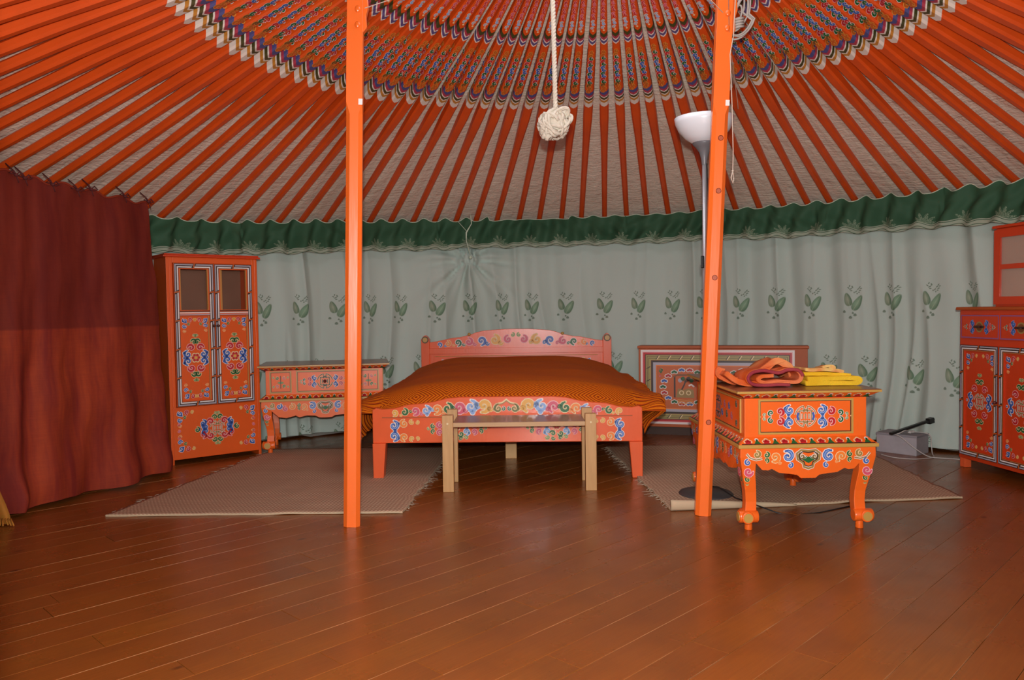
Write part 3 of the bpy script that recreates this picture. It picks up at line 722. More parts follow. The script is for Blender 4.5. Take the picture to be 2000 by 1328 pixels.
for sx_ in (-1, 1):
    m = MB(); m.ball((sx_ * .365, 1.822, .742), .013, 12); m.build('knob', M_GOLD, hbo)
D = Deco(O=(0, 1.829, 0))
for sg in (-1, 1):
    for k, xx in enumerate([.60, .535, .455, .37, .27, .165]):
        c_ = [('blue', 'white'), ('orange', 'cream'), ('green', 'white'), ('pink', 'pinkw'), ('blue', 'white'), ('yellow', 'cream')][k]
        r_ = .025 + .0052 * k; D.scroll(sg * xx, .664 + .0065 * k, r_, 90 + (0 if k % 2 else 180), sg * (1 if k % 2 else -1), c_[0], c_[1]); D.scroll(sg * (xx - .045), .655 + .004 * k, r_ * .5, 0, sg, c_[0], c_[1])
    D.scroll(sg * .06, .70, .040, 90, -sg, 'pink', 'pinkw'); D.scroll(sg * .025, .735, .022, 90, sg, 'lgreen', 'cream')
    D.cloud(sg * .58, .52, .028, 90, sg, 'blue', 'white'); D.scroll(sg * .525, .535, .018, 90, -sg, 'yellow', 'cream')
D.build('painted_scrolls', hbo)

# mattress and spread
m = MB(); m.box(-.70, .70, .10, 1.80, .272, .39); o = m.build('mattress', flat('mattress', (.5, .45, .4), .9), bevel=.03)
o.location = bed.location; o.rotation_euler = bed.rotation_euler; tag(o, 'mattress under the orange bedspread on the painted bed', 'mattress')
n = NT('quilted_spread'); s3 = n.sep(n.uv()); P = 0.34
tri = lambda q: n.math('ABSOLUTE', n.sub(n.math('MODULO', n.add(q, 10 * P), P), P / 2))
dd = n.add(n.mul(tri(s3[0]), 1.0), n.mul(tri(n.add(s3[1], 0.1)), 1.3))
ln = n.math('SINE', n.mul(dd, 2 * PI / 0.0215))
sidef = n.mapr(n.math('ABSOLUTE', s3[0]), 0.70, 0.74, 0, 1)
ln2 = n.math('SINE', n.mul(s3[1], 2 * PI / 0.030)); ln = n.add(n.mul(ln, n.sub(1.0, sidef)), n.mul(ln2, sidef))
lines = n.mapr(ln, 0.0, 0.9, 0, 1)
c = n.mix(lines, (0.76, 0.180, 0.004), (0.44, 0.045, 0.003))
fr = n.mapr(s3[1], 0.30, 0.34, 0, 1)
c = n.mix(fr, c, n.mix(n.mul(lines, .4), (0.66, 0.130, 0.004), (0.48, 0.075, 0.003)))
c = n.mix(n.mul(n.noise(n.coord(), 90, 2), .3), c, (0.24, 0.035, 0.003))
n.bump(n.sub(1.0, lines), 0.8, 0.010)
M_SPREAD = n.out(c, 0.85, spec=0.15)
def prof(y):
    # cross-section from left hem to right hem; y: 0 foot .. 1 head
    zt = 0.515 + 0.045 * min(1, y * 1.3) + 0.018 * math.exp(-((y - .86) / .1) ** 2)
    sg = -0.012 * math.exp(-((y - .86) / .12) ** 2)
    L = []
    R_half = .88 - .035 * y if True else 0
    for x, z in ((0, 1.0 + 0), (.12, 1.0), (.25, 1.0), (.36, 1.0), (.46, .99), (.55, .965), (.63, .925), (.70, .885), (.755, .86)): L.append((x, zt * z + (sg if x < .1 else 0)))
    return zt, L
m = MB(); uvs = []; NY = 90
for j in range(NY + 1):
    v = j / NY; y = -.0 + v; Y = 0.050 + 1.765 * v; zt, L = prof(v)
    ed = 0.0 if v > .1 else (1 - v / .1)
    rip = lambda s: 0.012 * noise.noise(Vector((s, Y * 6, 1)))
    drop = 0.075 * (1 - min(1, v / .10)) ** 2
    Rr = L + [(.80, .425), (.855, .430 + .02 * math.sin(9 * Y)), (.885, .42), (.878, .390), (.84, .355), (.79, .325), (.762, .30 + .01 * math.sin(13 * Y))]
    Ll = L + [(.80, .425), (.85, .42), (.872, .395), (.862, .36), (.845, .33), (.852, .30), (.842, .265), (.815, .235)]
    row = [(-x, z) for x, z in reversed(Ll)] + Rr[1:]
    d = 0; pr = None; us = []
    for (x, z) in row:
        if pr: d += math.hypot(x - pr[0], z - pr[1])
        us.append(d); pr = (x, z)
    mid = us[len(Ll) - 1]
    for (x, z), u in zip(row, us):
        side = max(0, abs(x) - .74) / .14
        xx = x * (1 - .02 * v) + (0.014 * math.sin(Y * 2 * PI / .11 + 2 * noise.noise(Vector((Y * 2, 0, 0)))) * side if abs(x) > .78 else 0)
        zz = z - drop * (1 if abs(x) < .78 else .3) + 0.010 * noise.noise(Vector((x * 3, Y * 3, 0))) + 0.006 * noise.noise(Vector((x * 9, Y * 7, 4)))
        m.v.append((xx, Y, zz)); uvs.append((u - mid, Y))
nr = len(row)
# tuck down at the foot
foot = [(m.v[i][0], 0.040, m.v[i][2] - .05 if m.v[i][2] > .42 else m.v[i][2]) for i in range(nr)]
base0 = len(m.v); m.v += foot; uvs += [(uvs[i][0], 0.0) for i in range(nr)]
foot2 = [(p[0], 0.038, min(p[2], .36)) for p in foot]
m.v += foot2; uvs += [(uvs[i][0], -0.06) for i in range(nr)]
for j in range(NY):
    for i in range(nr - 1):
        a = j * nr + i; m.face((a, a + 1, a + nr + 1, a + nr), 0, True)
for i in range(nr - 1): m.face((base0 + i, base0 + i + 1, i + 1, i), 0, True); m.face((base0 + nr + i, base0 + nr + i + 1, base0 + i + 1, base0 + i), 0, True)
sp = m.build('bedspread', M_SPREAD, uv=uvs); sm_ = sp.modifiers.new('s', 'SUBSURF'); sm_.levels = 1; sm_.render_levels = 1
sp.location = bed.location; sp.rotation_euler = bed.rotation_euler
tag(sp, 'orange brown quilted bedspread with zigzag weave draped over the bed', 'bedspread')

# ------------------------------------------------------------------ small wooden bench at the foot of the bed
n = NT('pale_pine_wood'); co = n.scale(n.coord(), (22, 22, 2.2)); g = n.noise(co, 2.5, 4, .6)
M_PINE = n.out(n.mix(g, (0.42, 0.22, 0.07), (0.66, 0.39, 0.16)), 0.5, coat=.1)
bench = thing('bench', 'plain pale pine bench with inset board at the foot of the bed', 'bench', (0.030, 3.965, 0), -0.010)
for x, y in ((-.366, .0), (.366, .0), (-.362, .235), (.366, .235)):
    m = MB(); m.box(x - .028, x + .028, y, y + .045, 0, .395); lg = m.build('leg', M_PINE, bench, bevel=.002)
    if y == 0: m = MB(); m.lathe([(.005, -.0012), (.005, .001)], (x, 0, .352), 12, axis='y'); m.build('peg', flat('peg', (.75, .6, .35), .5), lg)
n = NT('bench_board_wood'); g = n.noise(n.scale(n.coord(), (2.2, 30, 30)), 2.5, 4, .6); M_BOARD = n.out(n.mix(g, (0.40, 0.22, 0.09), (0.60, 0.38, 0.18)), 0.45)
m = MB(); m.box(-.338, .338, .004, .270, .333, .356); sb = m.build('seat_board', M_BOARD, bench, bevel=.002)
m = MB(); m.box(-.337, .337, .006, .268, .3562, .3572); q = m.build('seat_reflection', paint('reflection_paint', (.24, .09, .05), .4, .2, 6), sb); q['label'] = 'dark reddish reflection painted on the top face'  # thin sheet on the board, colour stands in for its dark reddish reflection

# ------------------------------------------------------------------ carved chest table (one model, two places)
def chest_table(label, loc, rz, HX=.435, HY=.295):
    t = thing('chest_table', label, 'table', loc, rz, None)
    es = (HY - .295)
    m = MB(); m.box(-HX, HX, -HY, HY, .574, .586, 0); top = m.build('table_top', [M_TOPBR], t, bevel=.002)
    m = MB(); m.box(-HX - .001, HX + .001, -HY - .001, HY + .001, .5745, .583, 0); m.build('gold_edge', M_GOLD, top)
    m = MB(); m.taper((0, 0), (0, 0), (HX - .042, HY - .040), (HX - .006, HY - .006), .552, .574); cor = m.build('cornice', M_FURN, t)
    m = MB(); m.box(-HX + .045, HX - .045, -HY + .042, HY - .042, .388, .554); body = m.build('body', M_FURN, t, bevel=.002)
    m = MB(); m.taper((0, 0), (0, 0), (HX - .010, HY - .010), (HX - .044, HY - .042), .362, .389); low = m.build('lower_cornice', M_FURN, t)
    m = MB(); m.box(-HX + .006, HX - .006, -HY + .006, HY - .006, .348, .363); m.build('gold_band', M_GOLD, low, bevel=.002)
    # flower rows on the two slanted bands
    for (za, zb, ia, ib, host, dn) in ((.552, .574, .041, .006, cor, 1), (.362, .389, .010, .043, low, 0)):
        D = Deco()
        for (ang, half, dep) in ((0, HX, HY), (PI / 2, HY, HX), (PI, HX, HY), (-PI / 2, HY, HX)):
            ca, sa = math.cos(ang), math.sin(ang); rt = lambda x, y, z: Vector((x * ca - y * sa, x * sa + y * ca, z))
            O = rt(0, -(dep - ia), za); T_ = rt(0, -(dep - ib), zb); H = (T_ - O).length
            D.frame(O, rt(1, 0, 0), (T_ - O).normalized()); L = 2 * (half - .03); k_ = max(3, int(L / .075)) * 2
            for k in range(k_):
                u = -L / 2 + L * (k + .5) / k_
                if k % 2 == 0:
                    for q in (-1, 0, 1): D.disc(u + q * .009, H * (.42 if q else .62), .0095, 'cream', 0, 8)
                    for q in (-1, 0, 1): D.disc(u + q * .008, H * (.42 if q else .56), .0062, 'red', 1, 7)
                    D.poly([(u - .016, H * .1), (u + .016, H * .1), (u, H * .6)], 'red', 1)
                else:
                    D.disc(u, H * .66, .0085, 'white', 0, 8); D.disc(u, H * .6, .0055, 'green', 1, 7); D.poly([(u - .015, H * .08), (u + .015, H * .08), (u, H * .7)], 'green', 1)
            D.rect(-L / 2 - .01, L / 2 + .01, H * .02, H * .12, 'dark', 2)
        D.build('painted_flowers', host)
    # raised frames with ornaments
    by, bx = -(HY - .042), -(HX - .045)
    def fr(D, O, U, u0, u1, v0, v1, kind):
        Ux = Vector(U); N = Vector((U[1], -U[0], 0)); q = MB(); wd = .008
        def bar(a0, a1, b0, b1):
            pts = []
            for zz in (b0, b1):
                for uu in (a0, a1):
                    for dd_ in (0, .006): pts.append(Vector(O) + Ux * uu + N * dd_ + Vector((0, 0, zz)))
            b = len(q.v); q.v += pts
            for f in ((0, 2, 3, 1), (4, 5, 7, 6), (0, 1, 5, 4), (2, 6, 7, 3), (0, 4, 6, 2), (1, 3, 7, 5)): q.face([b + i for i in f])
        bar(u0, u1, v0, v0 + wd); bar(u0, u1, v1 - wd, v1); bar(u0, u0 + wd, v0 + wd, v1 - wd); bar(u1 - wd, u1, v0 + wd, v1 - wd)
        q.build('frame_moulding', M_GOLD, body)
        D.frame(O, U, (0, 0, 1)); cu, cv, hv = (u0 + u1) / 2, (v0 + v1) / 2, (v1 - v0) / 2
        D.box(u0 + wd, u1 - wd, v0 + wd, v1 - wd, .003, 'dark', 0)
        if kind == 'shou':
            D.shou(cu, cv, hv * .62, hz=False)
            for sg in (-1, 1):
                D.rib([(cu + sg * .030, cv + .016), (cu + sg * .034, cv), (cu + sg * .030, cv - .016)], .009, 'blue', 2)
                for q_ in (-1, 1): D.cloud(cu + sg * .066, cv + q_ * .026, .026, 90 * q_, -q_ * sg, 'blue', 'white', core='lblue')
                D.sprig(cu + sg * .086, cv, sg, .0215)
        if kind == 'drawer':
            D.shou(cu, cv, hv * .70, 'dark', 'cream'); D.disc(cu, cv, .012, 'red', 2)
            for sg in (-1, 1):
                for q_ in (-1, 1): D.cloud(cu + sg * .066, cv + q_ * .022, .021, 90 * q_, -q_ * sg, 'blue', 'white')
                D.sprig(cu + sg * .086, cv, sg, .017)
        if kind == 'small':
            D.disc(cu, cv - .004, .020, 'lgreen', 0, 12, .008); D.rect(cu - .002, cu + .002, cv - .042, cv + .042, 'dark', 1)
            for sg in (-1, 1):
                for q_ in (-1, 1): D.scroll(cu + sg * .024, cv + q_ * .026, .014, 90 * q_, q_ * sg, 'pink' if sg * q_ > 0 else 'green', 'cream'); D.scroll(cu + sg * .044, cv + q_ * .030, .009, 90 * q_, -q_ * sg, 'lgreen', 'cream')
        if kind == 'wide':
            D.shou(cu, cv, hv * .72, 'dark', 'grey')
            for sg in (-1, 1):
                for k in range(5): D.scroll(cu + sg * (.07 + .035 * k), cv + (.02 if k % 2 else -.02), .020, 90, sg, ('blue', 'pink', 'green')[k % 3], 'grey')
                for q_ in (-1, 1): D.scroll(cu + sg * .28, cv + q_ * .04, .018, 90 * q_, sg * q_, 'green', 'grey')
    D = Deco()
    v0, v1 = .400, .546
    for yy, U in ((by, (1, 0, 0)),):
        O = (0, by, 0)
        fr(D, O, U, -.355, -.215, v0, v1, 'small'); fr(D, O, U, .215, .355, v0, v1, 'small'); fr(D, O, U, -.185, .185, v0, v1, 'drawer')
    fr(D, (0, -by, 0), (-1, 0, 0), -.345, .345, v0, v1, 'wide')
    ew = .197 + es; fr(D, (bx, 0, 0), (0, -1, 0), -ew, ew, v0, v1, 'shou' if es > -.02 else 'small'); fr(D, (-bx, 0, 0), (0, 1, 0), -ew, ew, v0, v1, 'shou' if es > -.02 else 'small')
    D.build('painted_panels', body)
    m = MB(); m.ball((0, by - .016, .473), .011, 12); m.lathe([(.006, by - .012), (.006, by)], (0, 0, .473), 10, axis='y'); m.build('drawer_knob', flat('dark_red_knob', (.10, .01, .008), .4), body)
    # aprons with cloud-cut lower edge
    for (ang, half, dep) in ((0, HX, HY), (PI / 2, HY, HX), (PI, HX, HY), (-PI / 2, HY, HX)):
        h = half - .075
        hp = [(0, .222), (.030, .222), (.045, .235), (.075, .240), (.12, .245)]
        if half > .4: hp = [(0, .232), (.04, .234), (.065, .247), (.12, .250), (.17, .240), (.19, .252), (.25, .238), (.30, .245)]
        elif es > -.02: hp += [(.150, .262), (.165, .256), (.19, .258)]
        hp.append((h, .292)); hp.append((h + .02, .305)); hp.append((h + .02, .350))
        m = MB(); pts = [(x, z) for x, z in hp] + [(-x, z) for x, z in reversed(hp[1:])]
        m.prism(pts, -(dep - .016), -(dep - .036)); ap = m.build('apron', M_FURN, t); ap.rotation_euler = (0, 0, ang)
        D = Deco(O=(0, -(dep - .015), 0)); k1 = .95
        for sg in (-1, 1):
            D.scroll(sg * .026, .312, .020, 90, -sg, 'gold', 'white', core='dark'); D.scroll(sg * .012, .305, .010, 90, sg, 'green', 'white')
            D.scroll(sg * .085, .313, .031, 60 if sg > 0 else 120, sg, 'blue', 'white', core='lblue'); D.scroll(sg * .074, .276, .015, 90, sg, 'blue', 'white')
            if half < .27: continue
            D.scroll(sg * .137, .310, .026, 240, -sg, 'orange', 'cream'); D.scroll(sg * .118, .288, .009, 0, sg, 'orange', 'cream')
            D.scroll(sg * .172, .320, .016, 90, sg, 'green', 'cream'); D.scroll(sg * .172, .298, .013, -90, -sg, 'green', 'cream')
            if half > .4:
                D.scroll(sg * .215, .312, .026, 90, sg, 'orange', 'cream'); D.scroll(sg * .255, .300, .022, 90, -sg, 'pink', 'pinkw'); D.scroll(sg * .295, .316, .024, 60, sg, 'blue', 'white')
            D.scroll(sg * (h - .008), .322, .020, 90, sg, 'gold', 'cream'); D.rib([(sg * (h - .03), .305), (sg * (h - .005), .300), (sg * (h + .02), .308), (sg * (h + .034), .325)], .010, 'white', 0); D.rib([(sg * (h - .03), .305), (sg * (h - .005), .300), (sg * (h + .02), .308), (sg * (h + .034), .325)], .005, 'gold', 1)
        out = [(-.048, .325), (-.045, .300), (-.022, .285), (-.018, .268), (0, .262), (.018, .268), (.022, .285), (.045, .300), (.048, .325), (.030, .338), (0, .334), (-.030, .338)]
        D.rib(out, .013, 'white', 0, True); D.rib(out, .0085, 'gold', 1, True); D.rib([(x * .8, (z - .305) * .8 + .305) for x, z in out], .004, 'dark', 2, True)
        D.poly([(-.028, .30), (0, .284), (.028, .30), (.012, .303), (0, .312), (-.012, .303)], 'green', 2)
        D.build('painted_scrolls', ap)
    for sx_ in (-1, 1):
        for sy_ in (-1, 1):
            m = MB(); R1 = []
            K = [(.350, .000, .034), (.31, .001, .034), (.275, -.001, .030), (.24, -.004, .027), (.20, -.011, .025), (.16, -.017, .023), (.12, -.019, .0225), (.085, -.017, .023), (.066, -.014, .024), (.050, -.012, .021)]
            for z, off, hw in K:
                cx, cy = sx_ * (HX - .050 + off), sy_ * (HY - .050 + off)
                R1.append([(cx - hw, cy - hw, z), (cx + hw, cy - hw, z), (cx + hw, cy + hw, z), (cx - hw, cy + hw, z)])
            m.rings(R1, sm=False); bx_, by_ = sx_ * (HX - .062), sy_ * (HY - .062)
            m.lathe([(.0165, .0), (.0145, .052)], (bx_, by_, 0), 16)
            m.lathe([(.024, -.040), (.026, -.036), (.026, .036), (.024, .040)], (bx_ + sx_ * .014, by_ + sy_ * .006, .058), 18, axis='y')
            m.lathe([(.024, -.040), (.026, -.036), (.026, .036), (.024, .040)], (bx_ + sx_ * .006, by_ + sy_ * .014, .058), 18, axis='x')
            lg = m.build('leg', M_FURN, t, bevel=.002)
            m = MB(); m.lathe([(.019, -.003), (.019, .003)], (bx_ + sx_ * .014, by_ + sy_ * .0455, .058), 16, axis='y'); m.lathe([(.019, -.003), (.019, .003)], (bx_ + sx_ * .0455, by_ + sy_ * .014, .058), 16, axis='x')
            m.build('foot_disc', M_GOLD, lg)
            D = Deco()
            for face in (0, 1):
                if face == 0: O, U = (sx_ * (HX - .050), sy_ * (HY - .016 + .0005), 0), ((1, 0, 0) if sy_ < 0 else (-1, 0, 0))
                else: O, U = (sx_ * (HX - .016 + .0005), sy_ * (HY - .050), 0), ((0, 1, 0) if sx_ > 0 else (0, -1, 0))
                D.frame(O, U, (0, 0, 1)); D.e = .0007
                D.scroll(-.004, .290, .017, 90, 1, 'blue', 'white')
                inw = Vector((-sx_, 0, 0)) if face else Vector((0, -sy_, 0))
                D.O = Vector(O) + (Vector((0, -sy_, 0)) if face == 0 else Vector((-sx_, 0, 0))) * .006; D.scroll(.0, .250, .024, 0, -1, 'pink', 'pinkw')
                D.O = Vector(O) + (Vector((0, -sy_, 0)) if face == 0 else Vector((-sx_, 0, 0))) * .0165; D.scroll(.0, .216, .014, 90, 1, 'green', 'cream')
                D.O = Vector(O) + (Vector((0, -sy_, 0)) if face == 0 else Vector((-sx_, 0, 0))) * .0225; D.scroll(-.001, .196, .009, 90, -1, 'lgreen', 'cream')
            D.build('painted_scrolls', lg)
    return t
tb = chest_table('orange painted chest table holding folded towels at the right', (1.205, 3.605, 0), PI / 2 + 0.012)
ta = chest_table('orange painted chest table between wardrobe and bed, nothing on top', (-1.288, 5.385, 0), 0.19, .425, .235)

# ------------------------------------------------------------------ wardrobe
def door_ring(name, x0, x1, z0, z1, bw, y0, y1, mat, parent, inner=None):
    m = MB(); m.box(x0, x0 + bw, y0, y1, z0, z1); m.box(x1 - bw, x1, y0, y1, z0, z1); m.box(x0 + bw, x1 - bw, y0, y1, z0, z0 + bw); m.box(x0 + bw, x1 - bw, y0, y1, z1 - bw, z1)
    if inner: m.box(x0 + bw, x1 - bw, y0, y1, inner - bw * .3, inner + bw * .7)
    return m.build(name, mat, parent)
M_PLY = paint('brown_plywood', (.20, .085, .045), .6, .2, 3, 0)
M_PLY2 = paint('sideboard_plywood', (.44, .28, .18), .6, .2, 3, 0)
M_YEL = flat('yellow_edge', (.50, .22, .05), .5)
WSC = .972
ward = thing('wardrobe', 'tall orange painted wardrobe with scroll decorated doors beside red curtain', 'wardrobe', (-2.105, 4.775, 0), math.atan2(.33, .41))
W, DP = .565, .27
ward.scale = (1, 1, 1.006)
m = MB(); m.box(0, .018, .0, DP, .0, 1.275); m.box(W - .018, W, 0, DP, .0, 1.275); m.box(.018, W - .018, DP - .012, DP, .05, 1.275, 0); m.box(.018, W - .018, .02, DP - .012, .05, .07); m.box(.018, W - .018, .02, DP - .012, .905, .925)
m.box(.018, W - .018, 0, .018, .030, .352); m.box(.018, .038, 0, .018, .352, 1.275); m.box(W - .038, W - .018, 0, .018, .352, 1.275); m.box(.038, W - .038, 0, .018, 1.240, 1.275)
cs = m.build('carcass', M_WARD, ward, bevel=.002)
m = MB(); m.box(-.018, W + .018, -.018, DP, 1.275, 1.287); m.box(-.010, W + .010, -.010, DP, 1.287, 1.297); m.build('cornice', M_SIDE, ward, bevel=.004)
m = MB(); m.box(.019, W - .019, DP - .016, DP - .0125, .93, 1.24); m.build('back_panel', M_PLY, ward)
for k, (x0, x1) in enumerate(((.040, W / 2 - .001), (W / 2 + .001, W - .040))):
    dr = door_ring('door', x0, x1, .356, 1.238, .036, -.014, .006, M_WARD, ward, inner=.925)
    m = MB(); m.box(x0 + .036, x1 - .036, -.004, .002, .39, .92); pn = m.build('door_panel', M_WARD, dr)
    # yellow inner edge strips of the open upper pane and panel
    m = MB()
    for zz0, zz1 in ((.39, .914), (.95, 1.202)):
        m.box(x1 - .042, x1 - .035, -.012, .004, zz0, zz1)
    m.box(x0 + .036, x0 + .042, -.010, .004, .95, 1.202)
    if k: m.box(x0 + .048, x0 + .060, .02, .026, .93, 1.22)
    m.build('edge_strip', M_YEL, dr)
    D = Deco(O=(0, -.0145, 0))
    D.fret(x0 + .002, x1 - .002, .358, 1.236, .028, 2, 5); D.rect(x0 + .03, x1 - .03, .914, .916, 'dark', 0); D.rect(x0 + .03, x1 - .03, .919, .924, 'grey', 1); D.rect(x0 + .03, x1 - .03, .930, .936, 'white', 1); D.rect(x0 + .03, x1 - .03, .940, .946, 'dark', 0)
    D.frame((0, -.0045, 0)); cx = (x0 + x1) / 2; a = (x1 - x0) / 2 - .042
    D.diamond(cx, .655, a * .98, .165, .031)
    for sx_ in (-1, 1):
        for (yy, sy_) in ((.905, -1), (.402, 1)): D.corner(cx + sx_ * a * 1.0, yy, -sx_, sy_, .0185)
    D.build('painted_ornament', dr)
    m = MB(); kx = x1 - .012 if k == 0 else x0 + .012; m.ball((kx, -.030, .850), .010, 12); m.lathe([(.005, -.026), (.005, -.012)], (kx, 0, .850), 10, axis='y'); m.build('knob', flat('dark_knob', (.06, .015, .008), .4), dr)
D = Deco(O=(0, -.001, 0)); D.diamond(W / 2, .205, .120, .115, .028, 'shou')
for sg in (-1, 1): D.cloud(W / 2 + sg * .088, .243, .026, 90, sg, 'blue', 'white'); D.cloud(W / 2 + sg * .088, .167, .026, -90, -sg, 'red', 'pinkw'); D.scroll(W / 2 + sg * .125, .205, .022, 90, sg, 'green', 'cream')
for sx_ in (-1, 1):
    for (yy, sy_) in ((.335, -1), (.075, 1)): D.corner(W / 2 + sx_ * .245, yy, -sx_, sy_, .021)
    for k in range(3): D.scroll(W / 2 + sx_ * .235, .165 + .04 * k, .012, 90, sx_, 'pink', 'pinkw')
D.build('painted_ornament', cs)

# ------------------------------------------------------------------ sideboard with glazed top at the right edge
side = thing('sideboard', 'red orange painted sideboard with drawers and doors at the right edge', 'sideboard', (2.553, 4.445, 0), math.radians(-83.5))
W, DP = .94, .30
m = MB(); m.box(0, W, 0, DP, .052, .892); cs = m.build('carcass', M_SIDE, side, bevel=.002)
m = MB(); m.box(-.016, W + .016, -.018, DP, .892, .910); m.build('top_board', M_DARKOR, side, bevel=.005)
for x in (.004, W - .044):
    for y in (.003, DP - .045): m = MB(); m.box(x, x + .04, y, y + .04, 0, .052); m.build('leg', M_BED, side, bevel=.002)
for k in range(3):
    x0, x1 = .020 + k * .3015, .317 + k * .3015
    m = MB(); m.box(x0, x1, -.010, 0, .735, .868); dr = m.build('drawer', M_SIDE, side, bevel=.002)
    D = Deco(O=(0, -.0105, 0)); D.box(x0 + .002, x1 - .002, .737, .866, .007, 'violet', 0); cx = (x0 + x1) / 2; D.disc(cx, .80, .030, 'gold', 0, 14); D.disc(cx, .80, .022, 'brown', 1, 14)
    for sg in (-1, 1):
        for q_ in (-1, 1): D.cloud(cx + sg * .050, .80 + q_ * .020, .019, 90 * q_, -q_ * sg, 'blue', 'lblue')
        D.sprig(cx + sg * .066, .80, sg, .012)
    D.build('painted_ornament', dr)
    m = MB(); m.box(cx - .035, cx + .035, -.018, -.010, .795, .807); m.tube([(cx - .02, -.018, .80), (cx - .02, -.030, .80), (cx + .02, -.030, .80), (cx + .02, -.018, .80)], .004, 8); m.build('drawer_pull', flat('dark_iron', (.05, .02, .015), .4), dr)
    dd = door_ring('door', x0, x1, .075, .700, .034, -.014, 0, M_SIDE, side)
    m = MB(); m.box(x0 + .034, x1 - .034, -.005, 0, .108, .667); m.build('door_panel', M_SIDE, dd)
    D = Deco(O=(0, -.0145, 0)); D.fret(x0 + .002, x1 - .002, .077, .698, .026, 2, 4); D.box(x0 + .030, x1 - .030, .105, .670, .003, 'gold', 1)
    D.frame((0, -.0055, 0)); a = (x1 - x0) / 2 - .040; D.diamond(cx, .388, a * .98, .175, .027, 'shou')
    for sx_ in (-1, 1):
        for (yy, sy_) in ((.655, -1), (.120, 1)): D.corner(cx + sx_ * a * .99, yy, -sx_, sy_, .0185)
    D.build('painted_ornament', dd)
    m = MB(); m.ball((x1 - .008, -.028, .40), .010, 12); m.lathe([(.005, -.026), (.005, -.012)], (x1 - .008, 0, .40), 8, axis='y'); m.build('knob', flat('knob_dark', (.10, .012, .008), .4), dd)
hut = thing('glazed_cupboard', 'orange red glazed cupboard standing on the sideboard', 'cupboard', Vector(side.location) + Vector((0, 0, .910)), side.rotation_euler.z)
x0, x1 = .205, .745; y0, y1 = .055, .28
m = MB(); m.box(x0, x0 + .018, y0, y1, 0, .42); m.box(x1 - .018, x1, y0, y1, 0, .42); m.box(x0 + .018, x1 - .018, y1 - .01, y1, 0, .42); m.box(x0 + .018, x1 - .018, y0, y1 - .01, 0, .018); m.box(x0 + .018, x1 - .018, y0, y1 - .01, .402, .42)
m.build('carcass', M_SIDE, hut, bevel=.002)
m = MB(); m.box(x0 - .014, x1 + .014, y0 - .016, y1, .42, .436); m.build('cornice', M_SIDE, hut, bevel=.005)
m = MB(); m.box(x0 + .02, x1 - .02, y0 + .004, y0 + .010, .02, .40); m.build('inner_panel', M_PLY2, hut)
m = MB(); m.box(x0 + .018, x1 - .018, y0 + .012, y1 - .011, .205, .215); m.build('shelf', M_PLY2, hut)
for k in range(2):
    a, b = (x0 + .002, (x0 + x1) / 2 - .001) if k == 0 else ((x0 + x1) / 2 + .001, x1 - .002)
    dd = door_ring('door', a, b, .012, .412, .042, y0 - .014, y0, M_SIDE, hut)
    m = MB(); m.box(a + .042, b - .042, y0 - .012, y0 - .002, .200, .226); m.build('glazing_bar', M_SIDE, dd)
    n = NT('cupboard_glass'); n.b.inputs['Alpha'].default_value = 0.07; gm = n.out((.8, .8, .8), .05)
    for za, zb in ((.054, .200), (.226, .370)): m = MB(); m.box(a + .042, b - .042, y0 - .008, y0 - .005, za, zb); m.build('pane', gm, dd)

# ------------------------------------------------------------------ low painted chest behind the right table
ch = thing('painted_chest', 'wide brown chest with framed painted landscape panel against the wall', 'chest', (0.930, 5.735, 0), math.atan2(-.36, 1.10))
W, DP, H = 1.165, .15, .652
m = MB(); m.box(0, W, 0, DP, .060, H - .018); cs = m.build('carcass', M_DARKOR, ch, bevel=.002)
m = MB(); m.box(-.008, W + .008, -.008, DP, H - .018, H); m.build('lid', M_DARKOR, ch, bevel=.003)
m = MB(); m.box(.02, W - .02, .02, DP - .01, 0, .060); m.build('plinth', flat('plinth', (.05, .02, .01), .6), ch)
D = Deco(O=(0, -.001, 0)); u0, u1, v0, v1 = .015, W - .085, .082, .622
for (i, wd, cc) in ((0, .012, 'white'), (.012, .006, 'pinkw'), (.018, .014, 'red'), (.033, .005, 'dark')): D.box(u0 + i, u1 - i, v0 + i, v1 - i, wd, cc, 0)
i = .038; D.box(u0 + i, u1 - i, v0 + i, v1 - i, .036, 'olive', 0); D.box(u0 + i + .008, u1 - i - .008, v0 + i + .008, v1 - i - .008, .003, 'dark', 1); D.box(u0 + i + .02, u1 - i - .02, v0 + i + .02, v1 - i - .02, .003, 'dark', 1)
for k in range(1, 12):
    u = u0 + i + (u1 - u0 - 2 * i) * k / 12
    for v in (v0 + i, v1 - i - .036): D.poly([(u - .012, v + .004), (u - .006, v + .004), (u + .012, v + .032), (u + .006, v + .032)], 'dark', 2); D.poly([(u - .006, v + .004), (u + .002, v + .004), (u + .02, v + .032), (u + .012, v + .032)], 'cream', 3)
for k in range(1, 5):
    v = v0 + i + (v1 - v0 - 2 * i) * k / 5
    for u in (u0 + i, u1 - i - .036): D.poly([(u + .004, v - .010), (u + .032, v + .006), (u + .032, v + .012), (u + .004, v - .004)], 'dark', 2)
i = .076; D.box(u0 + i, u1 - i, v0 + i, v1 - i, .014, 'dark', 0); D.box(u0 + i + .014, u1 - i - .014, v0 + i + .014, v1 - i - .014, .020, 'grey', 0); D.box(u0 + i + .034, u1 - i - .034, v0 + i + .034, v1 - i - .034, .007, 'orange', 0)
i = .116; D.rect(u0 + i, u1 - i, v0 + i, v1 - i, 'rust', 0)
